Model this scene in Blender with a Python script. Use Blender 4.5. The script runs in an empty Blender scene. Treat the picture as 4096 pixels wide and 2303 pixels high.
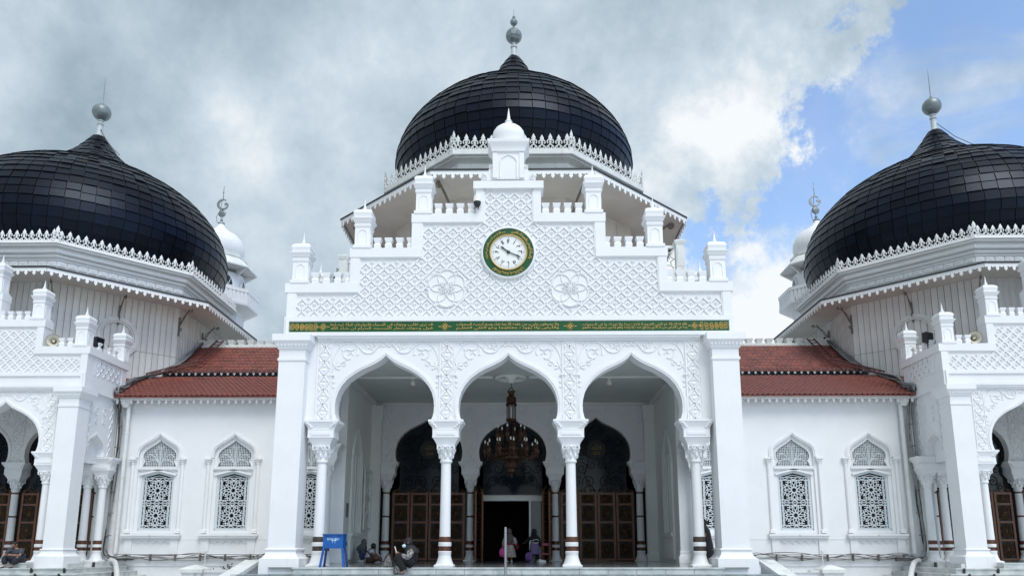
import bpy, bmesh, math, random
from mathutils import Vector, Matrix
random.seed(11)
SC = bpy.context.scene
C = SC.collection
PI = math.pi
R = math.radians

# ------------------------------------------------------------------ camera, sky, sun, exposure
cam_d = bpy.data.cameras.new('camera')
cam = bpy.data.objects.new('camera', cam_d)
C.objects.link(cam)
SC.camera = cam
cam_d.sensor_width = 36.0
cam_d.lens = 3070.1 / 4096 * 36.0
cam_d.shift_y = (1600 - 1151.5) / 4096
cam_d.clip_end = 3000
cam.location = (0.3426, -19.47, 0.415)
cam.rotation_euler = (PI / 2 + 0.19194, 0, 0.01264)

SUN_EL, SUN_AZ = 56.0, 24.0        # degrees; azimuth measured from behind the camera towards the right
SUN_DIR = Vector((math.sin(R(SUN_AZ)) * math.cos(R(SUN_EL)), -math.cos(R(SUN_AZ)) * math.cos(R(SUN_EL)), math.sin(R(SUN_EL))))

world = bpy.data.worlds.new('World')
SC.world = world
world.use_nodes = True
wt = world.node_tree
wt.nodes.clear()

class NT:
    """small helper for building node trees"""
    def __init__(s, t): s.t = t
    def n(s, typ, **kw):
        nd = s.t.nodes.new(typ)
        for k, v in kw.items():
            if k.startswith('i_'):
                key = k[2:]
                key = int(key) if key.isdigit() else key.replace('_', ' ')
                nd.inputs[key].default_value = v
            else: setattr(nd, k, v)
        return nd
    def l(s, a, b): s.t.links.new(a, b)
    def math(s, op, a, b=None, clamp=False):
        nd = s.t.nodes.new('ShaderNodeMath'); nd.operation = op; nd.use_clamp = clamp
        for i, x in enumerate((a, b)):
            if x is None: continue
            if isinstance(x, (int, float)): nd.inputs[i].default_value = x
            else: s.l(x, nd.inputs[i])
        return nd.outputs[0]
    def dot(s, v, c):
        nd = s.t.nodes.new('ShaderNodeVectorMath'); nd.operation = 'DOT_PRODUCT'
        s.l(v, nd.inputs[0]); nd.inputs[1].default_value = c
        return nd.outputs['Value']
    def smooth(s, x, a, b):
        nd = s.t.nodes.new('ShaderNodeMapRange'); nd.interpolation_type = 'SMOOTHSTEP'
        s.l(x, nd.inputs['Value']); nd.inputs['From Min'].default_value = a; nd.inputs['From Max'].default_value = b
        return nd.outputs['Result']
    def mix(s, f, a, b):
        nd = s.t.nodes.new('ShaderNodeMix'); nd.data_type = 'RGBA'
        for k, x in ((0, f), (6, a), (7, b)):
            if isinstance(x, (int, float)): nd.inputs[k].default_value = x
            elif isinstance(x, tuple): nd.inputs[k].default_value = (*x[:3], 1)
            else: s.l(x, nd.inputs[k])
        return nd.outputs[2]
    def noise(s, v, scale, detail=4, rough=.55, dist=0.0):
        nd = s.n('ShaderNodeTexNoise', i_Scale=scale, i_Detail=detail, i_Roughness=rough, i_Distortion=dist)
        if v is not None: s.l(v, nd.inputs['Vector'])
        return nd.outputs['Fac']

w = NT(wt)
wdir = w.n('ShaderNodeTexCoord').outputs['Generated']
sky = w.n('ShaderNodeTexSky', sky_type='NISHITA', sun_disc=False)
sky.sun_elevation = R(SUN_EL)
sky.sun_rotation = math.atan2(SUN_DIR.x, SUN_DIR.y)
sky.air_density = 1.0; sky.dust_density = 0.6; sky.ozone_density = 2.5
bg_sky = w.n('ShaderNodeBackground', i_Strength=0.15)
w.l(sky.outputs[0], bg_sky.inputs['Color'])
# cloud sheet: covers the left and overhead, breaks up to blue towards the right
nz_edge = w.noise(wdir, 7.5, 12, .68, .1)
nz_big = w.noise(wdir, 2.3, 5, .55, .15)
nz_mid = w.noise(wdir, 4.6, 9, .58, .12)
dA = w.math('ADD', w.dot(wdir, (0.812, 0.022, -0.584)), .012)
dB = w.math('ADD', w.dot(wdir, (-0.093, -0.368, 0.925)), .03)
eA = w.math('ADD', dA, w.math('MULTIPLY', w.math('SUBTRACT', nz_edge, .5), .36))
eB = w.math('ADD', dB, w.math('MULTIPLY', w.math('SUBTRACT', nz_edge, .5), .30))
blue = w.math('MULTIPLY', w.smooth(eA, -0.010, 0.026), w.smooth(eB, -0.03, 0.03))
wisp = w.smooth(w.noise(wdir, 3.4, 8, .62, .5), .50, .66)
blue = w.math('MULTIPLY', blue, w.math('SUBTRACT', 1.0, w.math('ADD', w.math('MULTIPLY', wisp, .70), .10)), True)
# cloud tone: blue-grey belly on the left, brighter towards the broken edge
edge_b = w.math('ADD', w.math('MULTIPLY', w.smooth(dA, -0.45, 0.0), .55), w.math('MULTIPLY', w.math('MULTIPLY', w.smooth(eA, -0.20, 0.01), w.smooth(nz_mid, .36, .64)), 1.45))
edge_b = w.math('ADD', edge_b, w.math('MULTIPLY', w.smooth(eB, 0.06, -0.10), w.smooth(dA, -.15, .05)))
tone = w.math('ADD', w.math('MULTIPLY', w.math('SUBTRACT', nz_big, .5), 1.5), w.math('MULTIPLY', w.math('SUBTRACT', nz_mid, .5), 1.35))
tone = w.math('ADD', tone, w.math('MULTIPLY', w.math('SUBTRACT', w.noise(wdir, 11.0, 10, .66, .1), .5), .75))
tone = w.math('ADD', tone, w.math('MULTIPLY', edge_b, .28))
tone = w.math('ADD', tone, .45, True)
cr = w.n('ShaderNodeValToRGB')
w.l(tone, cr.inputs[0])
els = cr.color_ramp.elements
els[0].position = 0.0; els[0].color = (.165, .218, .262, 1)
els[1].position = 1.0; els[1].color = (.52, .54, .555, 1)
e = els.new(.38); e.color = (.258, .318, .365, 1)
e = els.new(.66); e.color = (.345, .402, .45, 1)
bg_cl = w.n('ShaderNodeBackground', i_Strength=1.0)
w.l(cr.outputs[0], bg_cl.inputs['Color'])
mixs = w.n('ShaderNodeMixShader')
w.l(blue, mixs.inputs[0]); w.l(bg_cl.outputs[0], mixs.inputs[1]); w.l(bg_sky.outputs[0], mixs.inputs[2])
wo = w.n('ShaderNodeOutputWorld')
w.l(mixs.outputs[0], wo.inputs['Surface'])

sun_d = bpy.data.lights.new('sun', 'SUN')
sun_d.energy = 1.3
sun_d.angle = R(30)
sun_d.color = (1.0, .985, .96)
sun = bpy.data.objects.new('sun', sun_d)
C.objects.link(sun)
sun.rotation_euler = SUN_DIR.to_track_quat('Z', 'Y').to_euler()

SC.view_settings.view_transform = 'Standard'
SC.view_settings.look = 'None'
SC.view_settings.exposure = 0.84
SC.view_settings.gamma = 1.0
SC.view_settings.use_curve_mapping = False
SC.render.engine = 'CYCLES'
SC.cycles.max_bounces = 8

# ------------------------------------------------------------------ materials
def mat(name, col, rough=.6, metal=0.0, var=0.0, vscale=3.0, var2=None, bump=0.0, bscale=40.0, rnd=0.0, spec=.5,
        streak=None, streak_amt=0.0, streak_lo=.55, island=False, coat=0.0, tint=None):
    m = bpy.data.materials.new(name); m.use_nodes = True
    t = NT(m.node_tree); b = m.node_tree.nodes['Principled BSDF']
    b.inputs['Roughness'].default_value = rough; b.inputs['Metallic'].default_value = metal
    b.inputs['Specular IOR Level'].default_value = spec
    if tint: b.inputs['Specular Tint'].default_value = (*tint, 1)
    if coat: b.inputs['Coat Weight'].default_value = coat; b.inputs['Coat Roughness'].default_value = .15
    co = t.n('ShaderNodeTexCoord').outputs['Object']
    c = None
    dark = tuple(x * (1 - var) for x in col) if var2 is None else var2
    if var > 0 or var2 is not None:
        f = t.smooth(t.noise(co, vscale, 6, .6), .3, .72)
        c = t.mix(f, dark, tuple(col))
    if streak is not None:
        mp = t.n('ShaderNodeMapping'); t.l(co, mp.inputs[0]); mp.inputs['Scale'].default_value = (5.5, 5.5, .9)
        f1 = t.smooth(t.noise(mp.outputs[0], 1.0, 7, .7), streak_lo, streak_lo + .22)
        f2 = t.smooth(t.noise(co, 1.3, 3), .35, .75)
        f = t.math('MULTIPLY', t.math('MULTIPLY', f1, f2), streak_amt)
        c = t.mix(f, c if c is not None else tuple(col), streak)
    if rnd > 0:
        oi = t.n('ShaderNodeObjectInfo').outputs['Random']
        if island:
            gi = t.n('ShaderNodeNewGeometry').outputs['Random Per Island']
            oi = t.math('FRACT', t.math('ADD', oi, gi))
        k = t.n('ShaderNodeMapRange'); t.l(oi, k.inputs['Value'])
        k.inputs['To Min'].default_value = 1 - rnd; k.inputs['To Max'].default_value = 1 + rnd
        hv = t.n('ShaderNodeHueSaturation'); t.l(k.outputs[0], hv.inputs['Value'])
        if c is None: hv.inputs['Color'].default_value = (*col, 1)
        else: t.l(c, hv.inputs['Color'])
        c = hv.outputs[0]
    if c is None: b.inputs['Base Color'].default_value = (*col, 1)
    else: t.l(c, b.inputs['Base Color'])
    if bump > 0:
        bp = t.n('ShaderNodeBump', i_Strength=bump, i_Distance=.02)
        t.l(t.noise(co, bscale, 5, .6), bp.inputs['Height']); t.l(bp.outputs[0], b.inputs['Normal'])
    return m

M = {}
M['plaster'] = mat('white_plaster', (.80, .81, .82), .62, var=.05, vscale=1.1, bump=.12, bscale=26, streak=(.42, .45, .43), streak_amt=.42, streak_lo=.56)
M['porch_in'] = mat('old_white_paint', (.80, .82, .795), .6, var=.08, vscale=.8, bump=.1, bscale=20)
M['ceiling'] = mat('grey_white_ceiling', (.66, .70, .68), .7, var=.1, vscale=.7)
M['weathered'] = mat('weathered_plaster', (.74, .76, .74), .7, var=.14, vscale=1.6, bump=.15, bscale=22, streak=(.05, .055, .05), streak_amt=.95, streak_lo=.53)
M['cornice'] = mat('cornice_paint', (.83, .84, .84), .6, var=.06, vscale=1.2, streak=(.42, .44, .43), streak_amt=.5)
M['board'] = mat('beige_board', (.74, .725, .70), .65, var=.14, vscale=.9, rnd=.06, bump=.1, bscale=14, streak=(.33, .29, .25), streak_amt=.45, streak_lo=.52)
M['ring'] = mat('beige_ring', (.80, .785, .77), .65, var=.2, vscale=1.5, streak=(.3, .25, .2), streak_amt=.4)
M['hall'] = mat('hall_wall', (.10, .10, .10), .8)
M['beige'] = mat('beige_panel', (.64, .60, .545), .7, var=.14, vscale=.7, streak=(.2, .15, .11), streak_amt=.6, streak_lo=.6)
M['rot'] = mat('bare_wood', (.13, .065, .035), .8, var=.3)
M['shingle'] = mat('black_shingle', (.0015, .0030, .0088), .36, rnd=.7, island=True, var=.5, vscale=2.2, bump=.15, bscale=5, spec=.22, tint=(.62, .77, 1.0))
M['shell'] = mat('dome_underlay', (.006, .006, .008), .7)
M['slate'] = mat('dark_roof_edge', (.035, .037, .04), .55, var=.3)
M['tile'] = mat('red_roof_tile', (.255, .070, .050), .5, rnd=.10, island=True, var=.35, vscale=2.5, var2=(.13, .042, .034), streak=(.06, .045, .035), streak_amt=.5, streak_lo=.58, bump=.2, bscale=30)
M['lead'] = mat('grey_metal_ball', (.24, .28, .29), .42, metal=.35, var=.3, vscale=4)
M['pale_lead'] = mat('pale_grey_paint', (.52, .56, .57), .5, var=.2)
M['gold'] = mat('gold_leaf', (.62, .42, .13), .38, metal=.45)
M['gold_dim'] = mat('dull_gold', (.20, .13, .045), .45, metal=.4)
M['green'] = mat('green_enamel', (.0, .085, .020), .4, var=.2, vscale=6)
M['bronze'] = mat('bronze_band', (.16, .068, .042), .42, metal=.55, var=.45, vscale=9, bump=.4, bscale=60)
M['bronze_dark'] = mat('dull_bronze_band', (.075, .055, .043), .5, metal=.3, var=.4, vscale=8)
M['door'] = mat('carved_door_wood', (.215, .082, .038), .45, var=.35, vscale=4)
M['grille'] = mat('gilded_iron', (.15, .078, .032), .45, metal=.5, var=.6, vscale=5)
M['iron'] = mat('dark_iron', (.018, .015, .016), .5, metal=.3)
M['iron_grey'] = mat('grey_iron_bracket', (.19, .165, .14), .6, var=.3)
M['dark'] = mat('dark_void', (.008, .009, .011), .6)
M['glass'] = mat('dark_glass', (.008, .013, .020), .10, spec=.25)
M['glass_green'] = mat('greenish_glass', (.03, .055, .055), .08, spec=.7)
M['marble'] = mat('white_marble', (.66, .68, .67), .28, var=.2, vscale=2.6, var2=(.42, .45, .45), rnd=.05)
M['marble_dark'] = mat('grey_marble', (.30, .34, .36), .3, var=.5, vscale=5, var2=(.14, .17, .19), rnd=.05)
M['floor'] = mat('polished_floor', (.24, .265, .255), .10, var=.25, vscale=2)
M['plaza'] = mat('pale_paving', (.62, .63, .63), .35, var=.15, vscale=.6)
M['steel'] = mat('brushed_steel', (.30, .31, .31), .38, metal=.8)
M['black'] = mat('black_rubber', (.015, .015, .016), .5)
M['cable'] = mat('grey_cable', (.045, .045, .045), .6, rnd=.5)
M['cable_pale'] = mat('pale_cable', (.24, .25, .25), .6)
M['rust'] = mat('rusty_red_ladder', (.11, .028, .024), .65, var=.4, vscale=10)
M['pvc'] = mat('white_pipe', (.70, .72, .71), .4, var=.1)
M['blue'] = mat('blue_paint', (.008, .10, .37), .35, var=.1, vscale=3)
M['blue_dark'] = mat('darker_blue', (.006, .05, .21), .4)
M['letter'] = mat('pale_blue_letters', (.50, .72, .85), .5)
M['white'] = mat('white_enamel', (.80, .81, .80), .35)
M['ink'] = mat('black_ink', (.02, .022, .025), .5)
M['hand'] = mat('dark_clock_hand', (.05, .065, .07), .4, metal=.4)
M['horn'] = mat('cream_horn', (.64, .61, .50), .45, var=.15)
M['lamp'] = mat('lamp_shell', (.75, .74, .68), .3)
M['leaf'] = mat('leaf', (.045, .085, .03), .55, var=.4, vscale=9)
M['leaf_dark'] = mat('dry_dark_leaf', (.040, .042, .026), .6, var=.4, vscale=9)
M['twig'] = mat('twig', (.06, .045, .03), .7)

# ------------------------------------------------------------------ mesh building
class MB:
    def __init__(s): s.v = []; s.f = []
    def add(s, vs, fs, mx=None):
        o = len(s.v)
        s.v += [tuple(mx @ Vector(p)) for p in vs] if mx is not None else [tuple(p) for p in vs]
        s.f += [tuple(i + o for i in f) for f in fs]
        return s
    def box(s, x0, x1, y0, y1, z0, z1, mx=None):
        vs = [(x, y, z) for z in (z0, z1) for y in (y0, y1) for x in (x0, x1)]
        return s.add(vs, [(0, 2, 3, 1), (4, 5, 7, 6), (0, 1, 5, 4), (2, 6, 7, 3), (0, 4, 6, 2), (1, 3, 7, 5)], mx)
    def frustum(s, cx, cy, z0, a0, b0, z1, a1, b1, mx=None):
        vs = [(cx + sx * a0, cy + sy * b0, z0) for sy in (-1, 1) for sx in (-1, 1)] + [(cx + sx * a1, cy + sy * b1, z1) for sy in (-1, 1) for sx in (-1, 1)]
        return s.add(vs, [(0, 2, 3, 1), (4, 5, 7, 6), (0, 1, 5, 4), (2, 6, 7, 3), (0, 4, 6, 2), (1, 3, 7, 5)], mx)
    def bar(s, p, q, wd, dp, nrm=(0, -1, 0), mx=None):
        p, q, nrm = Vector(p), Vector(q), Vector(nrm)
        d = (q - p).normalized(); side = d.cross(nrm).normalized(); up = side.cross(d).normalized()
        a, b = side * wd / 2, up * dp / 2
        vs = [p - a - b, p + a - b, p + a + b, p - a + b, q - a - b, q + a - b, q + a + b, q - a + b]
        return s.add(vs, [(3, 2, 1, 0), (4, 5, 6, 7), (0, 1, 5, 4), (1, 2, 6, 5), (2, 3, 7, 6), (3, 0, 4, 7)], mx)
    def tube(s, pts, r, n=6, closed=False, mx=None, flat=1.0):
        P = [Vector(p) for p in pts]; k = len(P)
        rr = r if isinstance(r, (list, tuple)) else [r] * k
        ref = Vector((0, 1, 0)); vs = []
        for i, p in enumerate(P):
            a = P[(i - 1) % k] if (closed or i > 0) else p
            b = P[(i + 1) % k] if (closed or i < k - 1) else p
            d = (b - a).normalized() if (b - a).length > 1e-9 else Vector((0, 0, 1))
            if abs(d.dot(ref)) > .97: u = d.cross(Vector((1, 0, 0))).normalized()
            else: u = d.cross(ref).normalized()
            v = u.cross(d).normalized()
            vs += [p + (u * math.cos(2 * PI * j / n) + v * math.sin(2 * PI * j / n) * flat) * rr[i] for j in range(n)]
        fs = []
        for i in range(k if closed else k - 1):
            i2 = (i + 1) % k
            fs += [(i * n + j, i * n + (j + 1) % n, i2 * n + (j + 1) % n, i2 * n + j) for j in range(n)]
        if not closed: fs += [tuple(range(n - 1, -1, -1)), tuple((k - 1) * n + j for j in range(n))]
        return s.add(vs, fs, mx)
    def lathe(s, prof, cx=0, cy=0, n=16, off=0.0, sy=1.0, cap=True, mx=None, arc=None):
        vs = []; fs = []; k = len(prof)
        m_ = n if arc is None else n + 1
        for r_, z in prof:
            for j in range(m_):
                a = off + (2 * PI * j / n if arc is None else arc[0] + (arc[1] - arc[0]) * j / n)
                vs.append((cx + r_ * math.cos(a), cy + r_ * math.sin(a) * sy, z))
        for i in range(k - 1):
            for j in range(n):
                j2 = (j + 1) % m_
                fs.append((i * m_ + j, i * m_ + j2, (i + 1) * m_ + j2, (i + 1) * m_ + j))
        if cap and arc is None:
            fs.append(tuple(range(m_ - 1, -1, -1))); fs.append(tuple((k - 1) * m_ + j for j in range(m_)))
        return s.add(vs, fs, mx)
    def sq(s, prof, cx=0, cy=0, ay=1.0, mx=None):      # square-plan lathe, half widths
        q2 = math.sqrt(2)
        return s.lathe([(r_ * q2, z) for r_, z in prof], cx, cy, 4, PI / 4, ay, mx=mx)
    def prism(s, poly, y0, y1, mx=None):               # polygon in XZ pushed from y0 to y1
        n = len(poly)
        vs = [(x, y0, z) for x, z in poly] + [(x, y1, z) for x, z in poly]
        fs = [tuple(range(n)), tuple(range(2 * n - 1, n - 1, -1))] + [(i, (i + 1) % n, n + (i + 1) % n, n + i) for i in range(n)]
        return s.add(vs, fs, mx)
    def band(s, a, b, y0, y1, mx=None):                # ribbon between two open outlines in XZ, given depth
        n = len(a)
        vs = [(x, y0, z) for x, z in a] + [(x, y0, z) for x, z in b] + [(x, y1, z) for x, z in a] + [(x, y1, z) for x, z in b]
        fs = []
        for i in range(n - 1):
            fs += [(i, i + 1, n + i + 1, n + i), (2 * n + i, 3 * n + i, 3 * n + i + 1, 2 * n + i + 1), (i, 2 * n + i, 2 * n + i + 1, i + 1), (n + i, n + i + 1, 3 * n + i + 1, 3 * n + i)]
        fs += [(0, n, 3 * n, 2 * n), (n - 1, 3 * n - 1, 4 * n - 1, 2 * n - 1)]
        return s.add(vs, fs, mx)
    def ell(s, c, rx, ry, rz, n=8, m=5, mx=None):
        vs = [(c[0], c[1], c[2] - rz)]; fs = []
        for i in range(1, m):
            t = -PI / 2 + PI * i / m
            for j in range(n): vs.append((c[0] + rx * math.cos(t) * math.cos(2 * PI * j / n), c[1] + ry * math.cos(t) * math.sin(2 * PI * j / n), c[2] + rz * math.sin(t)))
        vs.append((c[0], c[1], c[2] + rz)); L = len(vs) - 1
        for j in range(n):
            fs.append((0, 1 + (j + 1) % n, 1 + j)); fs.append((L, 1 + (m - 2) * n + j, 1 + (m - 2) * n + (j + 1) % n))
            for i in range(m - 2):
                a = 1 + i * n
                fs.append((a + j, a + (j + 1) % n, a + n + (j + 1) % n, a + n + j))
        return s.add(vs, fs, mx)
    def mesh(s, name, m, ang=40):
        me = bpy.data.meshes.new(name)
        me.from_pydata(s.v, [], s.f)
        bm = bmesh.new(); bm.from_mesh(me); bmesh.ops.recalc_face_normals(bm, faces=bm.faces); bm.to_mesh(me); bm.free()
        if ang:
            me.polygons.foreach_set('use_smooth', [True] * len(me.polygons))
            me.set_sharp_from_angle(angle=R(ang))
        me.materials.append(m if not isinstance(m, str) else M[m])
        return me
    def build(s, name, m, parent=None, loc=(0, 0, 0), rz=0.0, ang=40):
        return put(name, s.mesh(name, m, ang), parent, loc, rz)

def put(name, me, parent=None, loc=(0, 0, 0), rz=0.0, rot=None):
    o = bpy.data.objects.new(name, me); C.objects.link(o)
    o.location = loc
    o.rotation_euler = rot if rot is not None else (0, 0, rz)
    if parent is not None: o.parent = parent
    return o
def tag(o, label=None, cat=None, group=None, kind=None):
    for k, v in (('label', label), ('category', cat), ('group', group), ('kind', kind)):
        if v: o[k] = v
    return o
def thing(name, label, cat, loc=(0, 0, 0), rz=0.0, group=None):
    o = bpy.data.objects.new(name, None); C.objects.link(o)
    o.empty_display_size = .2; o.location = loc; o.rotation_euler = (0, 0, rz)
    return tag(o, label, cat, group)
def copy_tree(o, parent=None, skip=()):
    c = o.copy(); C.objects.link(c)
    if parent is not None: c.parent = parent
    for ch in list(o.children):
        if ch.name.split('.')[0] in skip: continue
        copy_tree(ch, c, skip)
    return c
def spiral(cx, cz, r0, r1, a0, turns, n=18):
    return [(cx + (r0 + (r1 - r0) * i / (n - 1)) * math.cos(a0 + turns * 2 * PI * i / (n - 1)), cz + (r0 + (r1 - r0) * i / (n - 1)) * math.sin(a0 + turns * 2 * PI * i / (n - 1))) for i in range(n)]
def catmull(P, k=5):
    out = []
    n = len(P)
    for i in range(n - 1):
        p0, p1, p2, p3 = (Vector(P[max(i - 1, 0)]), Vector(P[i]), Vector(P[i + 1]), Vector(P[min(i + 2, n - 1)]))
        for j in range(k):
            t = j / k
            out.append(tuple(.5 * ((2 * p1) + (p2 - p0) * t + (2 * p0 - 5 * p1 + 4 * p2 - p3) * t * t + (3 * p1 - p0 - 3 * p2 + p3) * t ** 3)))
    out.append(tuple(P[-1]))
    return out
def offset(poly, d):
    out = []
    n = len(poly)
    for i, p in enumerate(poly):
        a = Vector(poly[max(i - 1, 0)]); b = Vector(poly[min(i + 1, n - 1)])
        t = (b - a).normalized()
        out.append((p[0] - t.y * d, p[1] + t.x * d))
    return out

# ground and wide setting
g = MB().box(-400, 400, -200, 600, -1.6, -1.30).build('ground', M['plaza'])
tag(g, 'pale stone paving in front of the mosque', kind='structure')
# ------------------------------------------------------------------ porches
ARCH = [(1.15, 3.60), (1.18, 3.65), (1.24, 3.74), (1.275, 3.88), (1.285, 4.05), (1.27, 4.22), (1.215, 4.42), (1.12, 4.60), (.98, 4.77), (.80, 4.91), (.60, 5.03), (.40, 5.12), (.22, 5.215), (.09, 5.31), (0, 5.40)]
ARCH_L = [(-x, z) for x, z in ARCH]                      # left foot up to the apex
ARCH_F = ARCH_L + [(x, z) for x, z in reversed(ARCH[:-1])]
BAYS = (-3.2, 0.0, 3.2)
COLX = (-4.8, -1.6, 1.6, 4.8)

# wall with three horseshoe arches
pts = [(-5.3, 5.88), (-5.3, 3.60)]
for xc in BAYS: pts += [(xc + x, z) for x, z in ARCH_F]
pts += [(5.3, 3.60), (5.3, 5.88)]
ME_ARCADE = MB().prism(pts, 0.0, .45).mesh('arcade_wall', 'plaster', 30)
# moulding that follows one arch
mb = MB()
full = offset(ARCH_F, 0)
for (d0, d1, y0) in ((.0, .045, -.025), (.045, .10, -.042), (.10, .135, -.018)):
    mb.band(offset(ARCH_F, d0), offset(ARCH_F, d1), y0, .003)
ME_ARCHMOULD = mb.mesh('arch_moulding', 'plaster', 30)
# strip of diamonds over each column
mb = MB()
mb.box(-.20, -.177, -.03, .003, 3.5, 5.86); mb.box(.177, .20, -.03, .003, 3.5, 5.86)
mb.box(-.177, .177, -.012, .002, 3.5, 5.86)
N = 6; hh = (5.82 - 3.53) / N
for i in range(N):
    z0 = 3.53 + i * hh; z1 = z0 + hh
    for s in (-1, 1):
        mb.bar((s * .135, -.02, z0), (-s * .135, -.02, z1), .03, .035)
    zc = (z0 + z1) / 2
    for s in (-1, 1):                                   # raised triangles between the crossing bars
        mb.add([(s * .155, -.012, z0 + .05), (s * .155, -.012, z1 - .05), (s * .04, -.012, zc), (s * .12, -.045, zc)], [(0, 1, 3), (1, 2, 3), (2, 0, 3)])
        ze = z0 if s < 0 else z1
        mb.add([(-.11, -.012, ze), (.11, -.012, ze), (0, -.012, zc + s * .035), (0, -.042, (zc + ze * 2) / 3)], [(0, 1, 3), (1, 2, 3), (2, 0, 3)])
ME_STRIP = mb.mesh('diamond_strip', 'plaster', 20)
# vine scroll relief in one spandrel (right hand of an arch), mirrored for the left
def scroll_mesh(s):
    def q(u, v): return ((u - 232) / 505, 5.54 - (v - 170) / 495)
    mb = MB()
    def tb(P, r, k=5, n=5):
        P = catmull([(*q(*p), 0) for p in P], k)
        mb.tube([(s * p[0], -.006, p[1]) for p in P], [r * (1 - .35 * i / len(P)) for i in range(len(P))], n, flat=.9)
    def sp(u, v, r0, r1, a0, t, r):
        P = spiral(*q(u, v), r0, r1, a0, t)
        mb.tube([(s * x, -.006, z) for x, z in P], [r * (1 - .4 * i / len(P)) for i in range(len(P))], 5)
    def leaf(u, v, L, ang, wd=.035):
        x, z = q(u, v); a = R(ang)
        d = Vector((math.cos(a), math.sin(a))); n_ = Vector((-d.y, d.x))
        P = [Vector((x, z)), Vector((x, z)) + d * L * .45 + n_ * wd, Vector((x, z)) + d * L, Vector((x, z)) + d * L * .45 - n_ * wd]
        mb.add([(s * p.x, -.004, p.y) for p in P] + [(s * (x + d.x * L * .5), -.030, z + d.y * L * .5)], [(0, 1, 4), (1, 2, 4), (2, 3, 4), (3, 0, 4)])
    sp(275, 88, .085, .02, 2.2, 1.15, .02)
    tb([(295, 62), (345, 122), (400, 190), (470, 208), (530, 190), (570, 150), (620, 100), (665, 76), (740, 70), (820, 102), (880, 170), (915, 250), (930, 330)], .024)
    sp(435, 122, .135, .11, 4.2, -.72, .02); tb([(540, 60), (505, 110), (488, 150)], .016)
    leaf(425, 130, .13, 60); leaf(425, 130, .12, 150); leaf(425, 130, .11, 250); leaf(425, 130, .11, -20)
    sp(715, 185, .215, .20, 3.6, -.12, .02)
    tb([(605, 235), (604, 180), (640, 105)], .018)
    tb([(650, 150), (690, 168), (740, 155), (790, 175), (802, 215), (780, 265), (738, 292), (800, 318), (845, 382)], .02)
    leaf(700, 190, .15, 40); leaf(700, 190, .15, 130); leaf(700, 190, .14, 230); leaf(700, 190, .12, -50)
    sp(790, 355, .07, .02, .6, 1.1, .018)
    for (u, v, L, a) in ((520, 190, .10, 200), (655, 80, .11, 120), (655, 80, .10, 60), (500, 62, .09, 30), (500, 62, .09, -50), (822, 100, .10, 110), (840, 120, .12, 60), (740, 292, .10, 160), (800, 185, .09, 60), (130 + 215, 122, .09, 160), (560, 152, .07, 100)): leaf(u, v, L, a)
    for a in (70, 120, 170, 215): leaf(912, 385, .16, a, .035)
    leaf(912, 385, .14, -70); leaf(880, 420, .1, 180); tb([(912, 390), (925, 440), (935, 500)], .016)
    x, z = q(940, 500)
    mb.box(min(s * (x - .06), s * (x + .05)), max(s * (x - .06), s * (x + .05)), -.04, .002, z - .02, z + .02)
    for k in range(4): leaf(935, 540 + k * 35, .1, 150 + 60 * (k % 2), .03); 
    leaf(945, 660, .14, 90, .03)
    return mb.mesh('vine_relief', 'plaster', 40)
ME_VINE = {s: scroll_mesh(s) for s in (-1, 1)}

# column: shaft with capital, base and two bronze bands
ME_SHAFT = MB().lathe([(.139, .36), (.139, .74), (.136, .9), (.124, 2.62)], n=20).mesh('column', 'plaster', 40)
mb = MB()
mb.lathe([(.148, 2.60), (.158, 2.62), (.158, 2.65), (.145, 2.67), (.15, 2.74), (.19, 2.88), (.225, 2.97), (.21, 3.02)], n=16)
for k in range(8):
    a = k * PI / 4
    for (r_, z, h, w_) in ((.165, 2.70, .17, .055), (.20, 2.82, .15, .06)):
        a2 = a + (PI / 8 if h < .16 else 0)
        mb.ell((math.cos(a2) * r_, math.sin(a2) * r_, z + h / 2), .038, .038, h / 2, 6, 4)
for sx in (-1, 1):
    for sy in (-1, 1):
        P = spiral(0, 0, .075, .015, PI * .75, -1.2, 10)
        mb.tube([(sx * (.15 + p[0] * .6 + .03), sy * (.13 + p[0] * .6 + .03), 2.955 + p[1]) for p in P], .022, 5)
    P = spiral(0, 0, .06, .015, PI * .7, -1.1, 10)
    mb.tube([(sx * (.07 + p[0]), -.235, 2.96 + p[1]) for p in P], .018, 5)
mb.ell((0, -.235, 3.0), .05, .03, .035, 6, 4)
mb.sq([(.225, 3.00), (.232, 3.05), (.25, 3.09), (.285, 3.15), (.315, 3.20), (.33, 3.225)], 0, 0, .86)
mb.sq([(.342, 3.226), (.342, 3.245), (.335, 3.25), (.335, 3.41), (.342, 3.415), (.342, 3.43)], 0, 0, .86)
mb.box(-.25, .25, -.302, -.285, 3.28, 3.38); mb.box(-.225, .225, -.307, -.29, 3.30, 3.36)
mb.sq([(.335, 3.431), (.345, 3.46), (.375, 3.53), (.42, 3.59), (.435, 3.62), (.45, 3.63), (.45, 3.685)], 0, 0, .74)
for s in (-1, 1):
    for k in range(3): mb.ell((s * (.26 + .04 * k), -.27 - .018 * k, 3.50 + .045 * k), .05, .04, .035, 6, 4)
ME_CAP = mb.mesh('capital', 'plaster', 40)
mb = MB()
mb.lathe([(.158, .60), (.165, .585), (.158, .57), (.166, .553), (.158, .535), (.166, .52), (.155, .495)], n=20, cap=False)
mb.lathe([(.158, .38), (.168, .37), (.168, .35), (.158, .345), (.165, .325), (.156, .31), (.158, .26), (.17, .2), (.195, .12), (.225, .06), (.243, .03), (.243, 0)], n=20)
mb.sq([(.243, 0.0), (.243, .035), (.20, .06)])
ME_COLBASE = mb.mesh('column_base', 'plaster', 40)
ME_BAND1 = MB().lathe([(.142, .60), (.146, .602), (.146, .728), (.142, .735)], n=20, cap=False).mesh('bronze_band', 'bronze')
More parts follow.
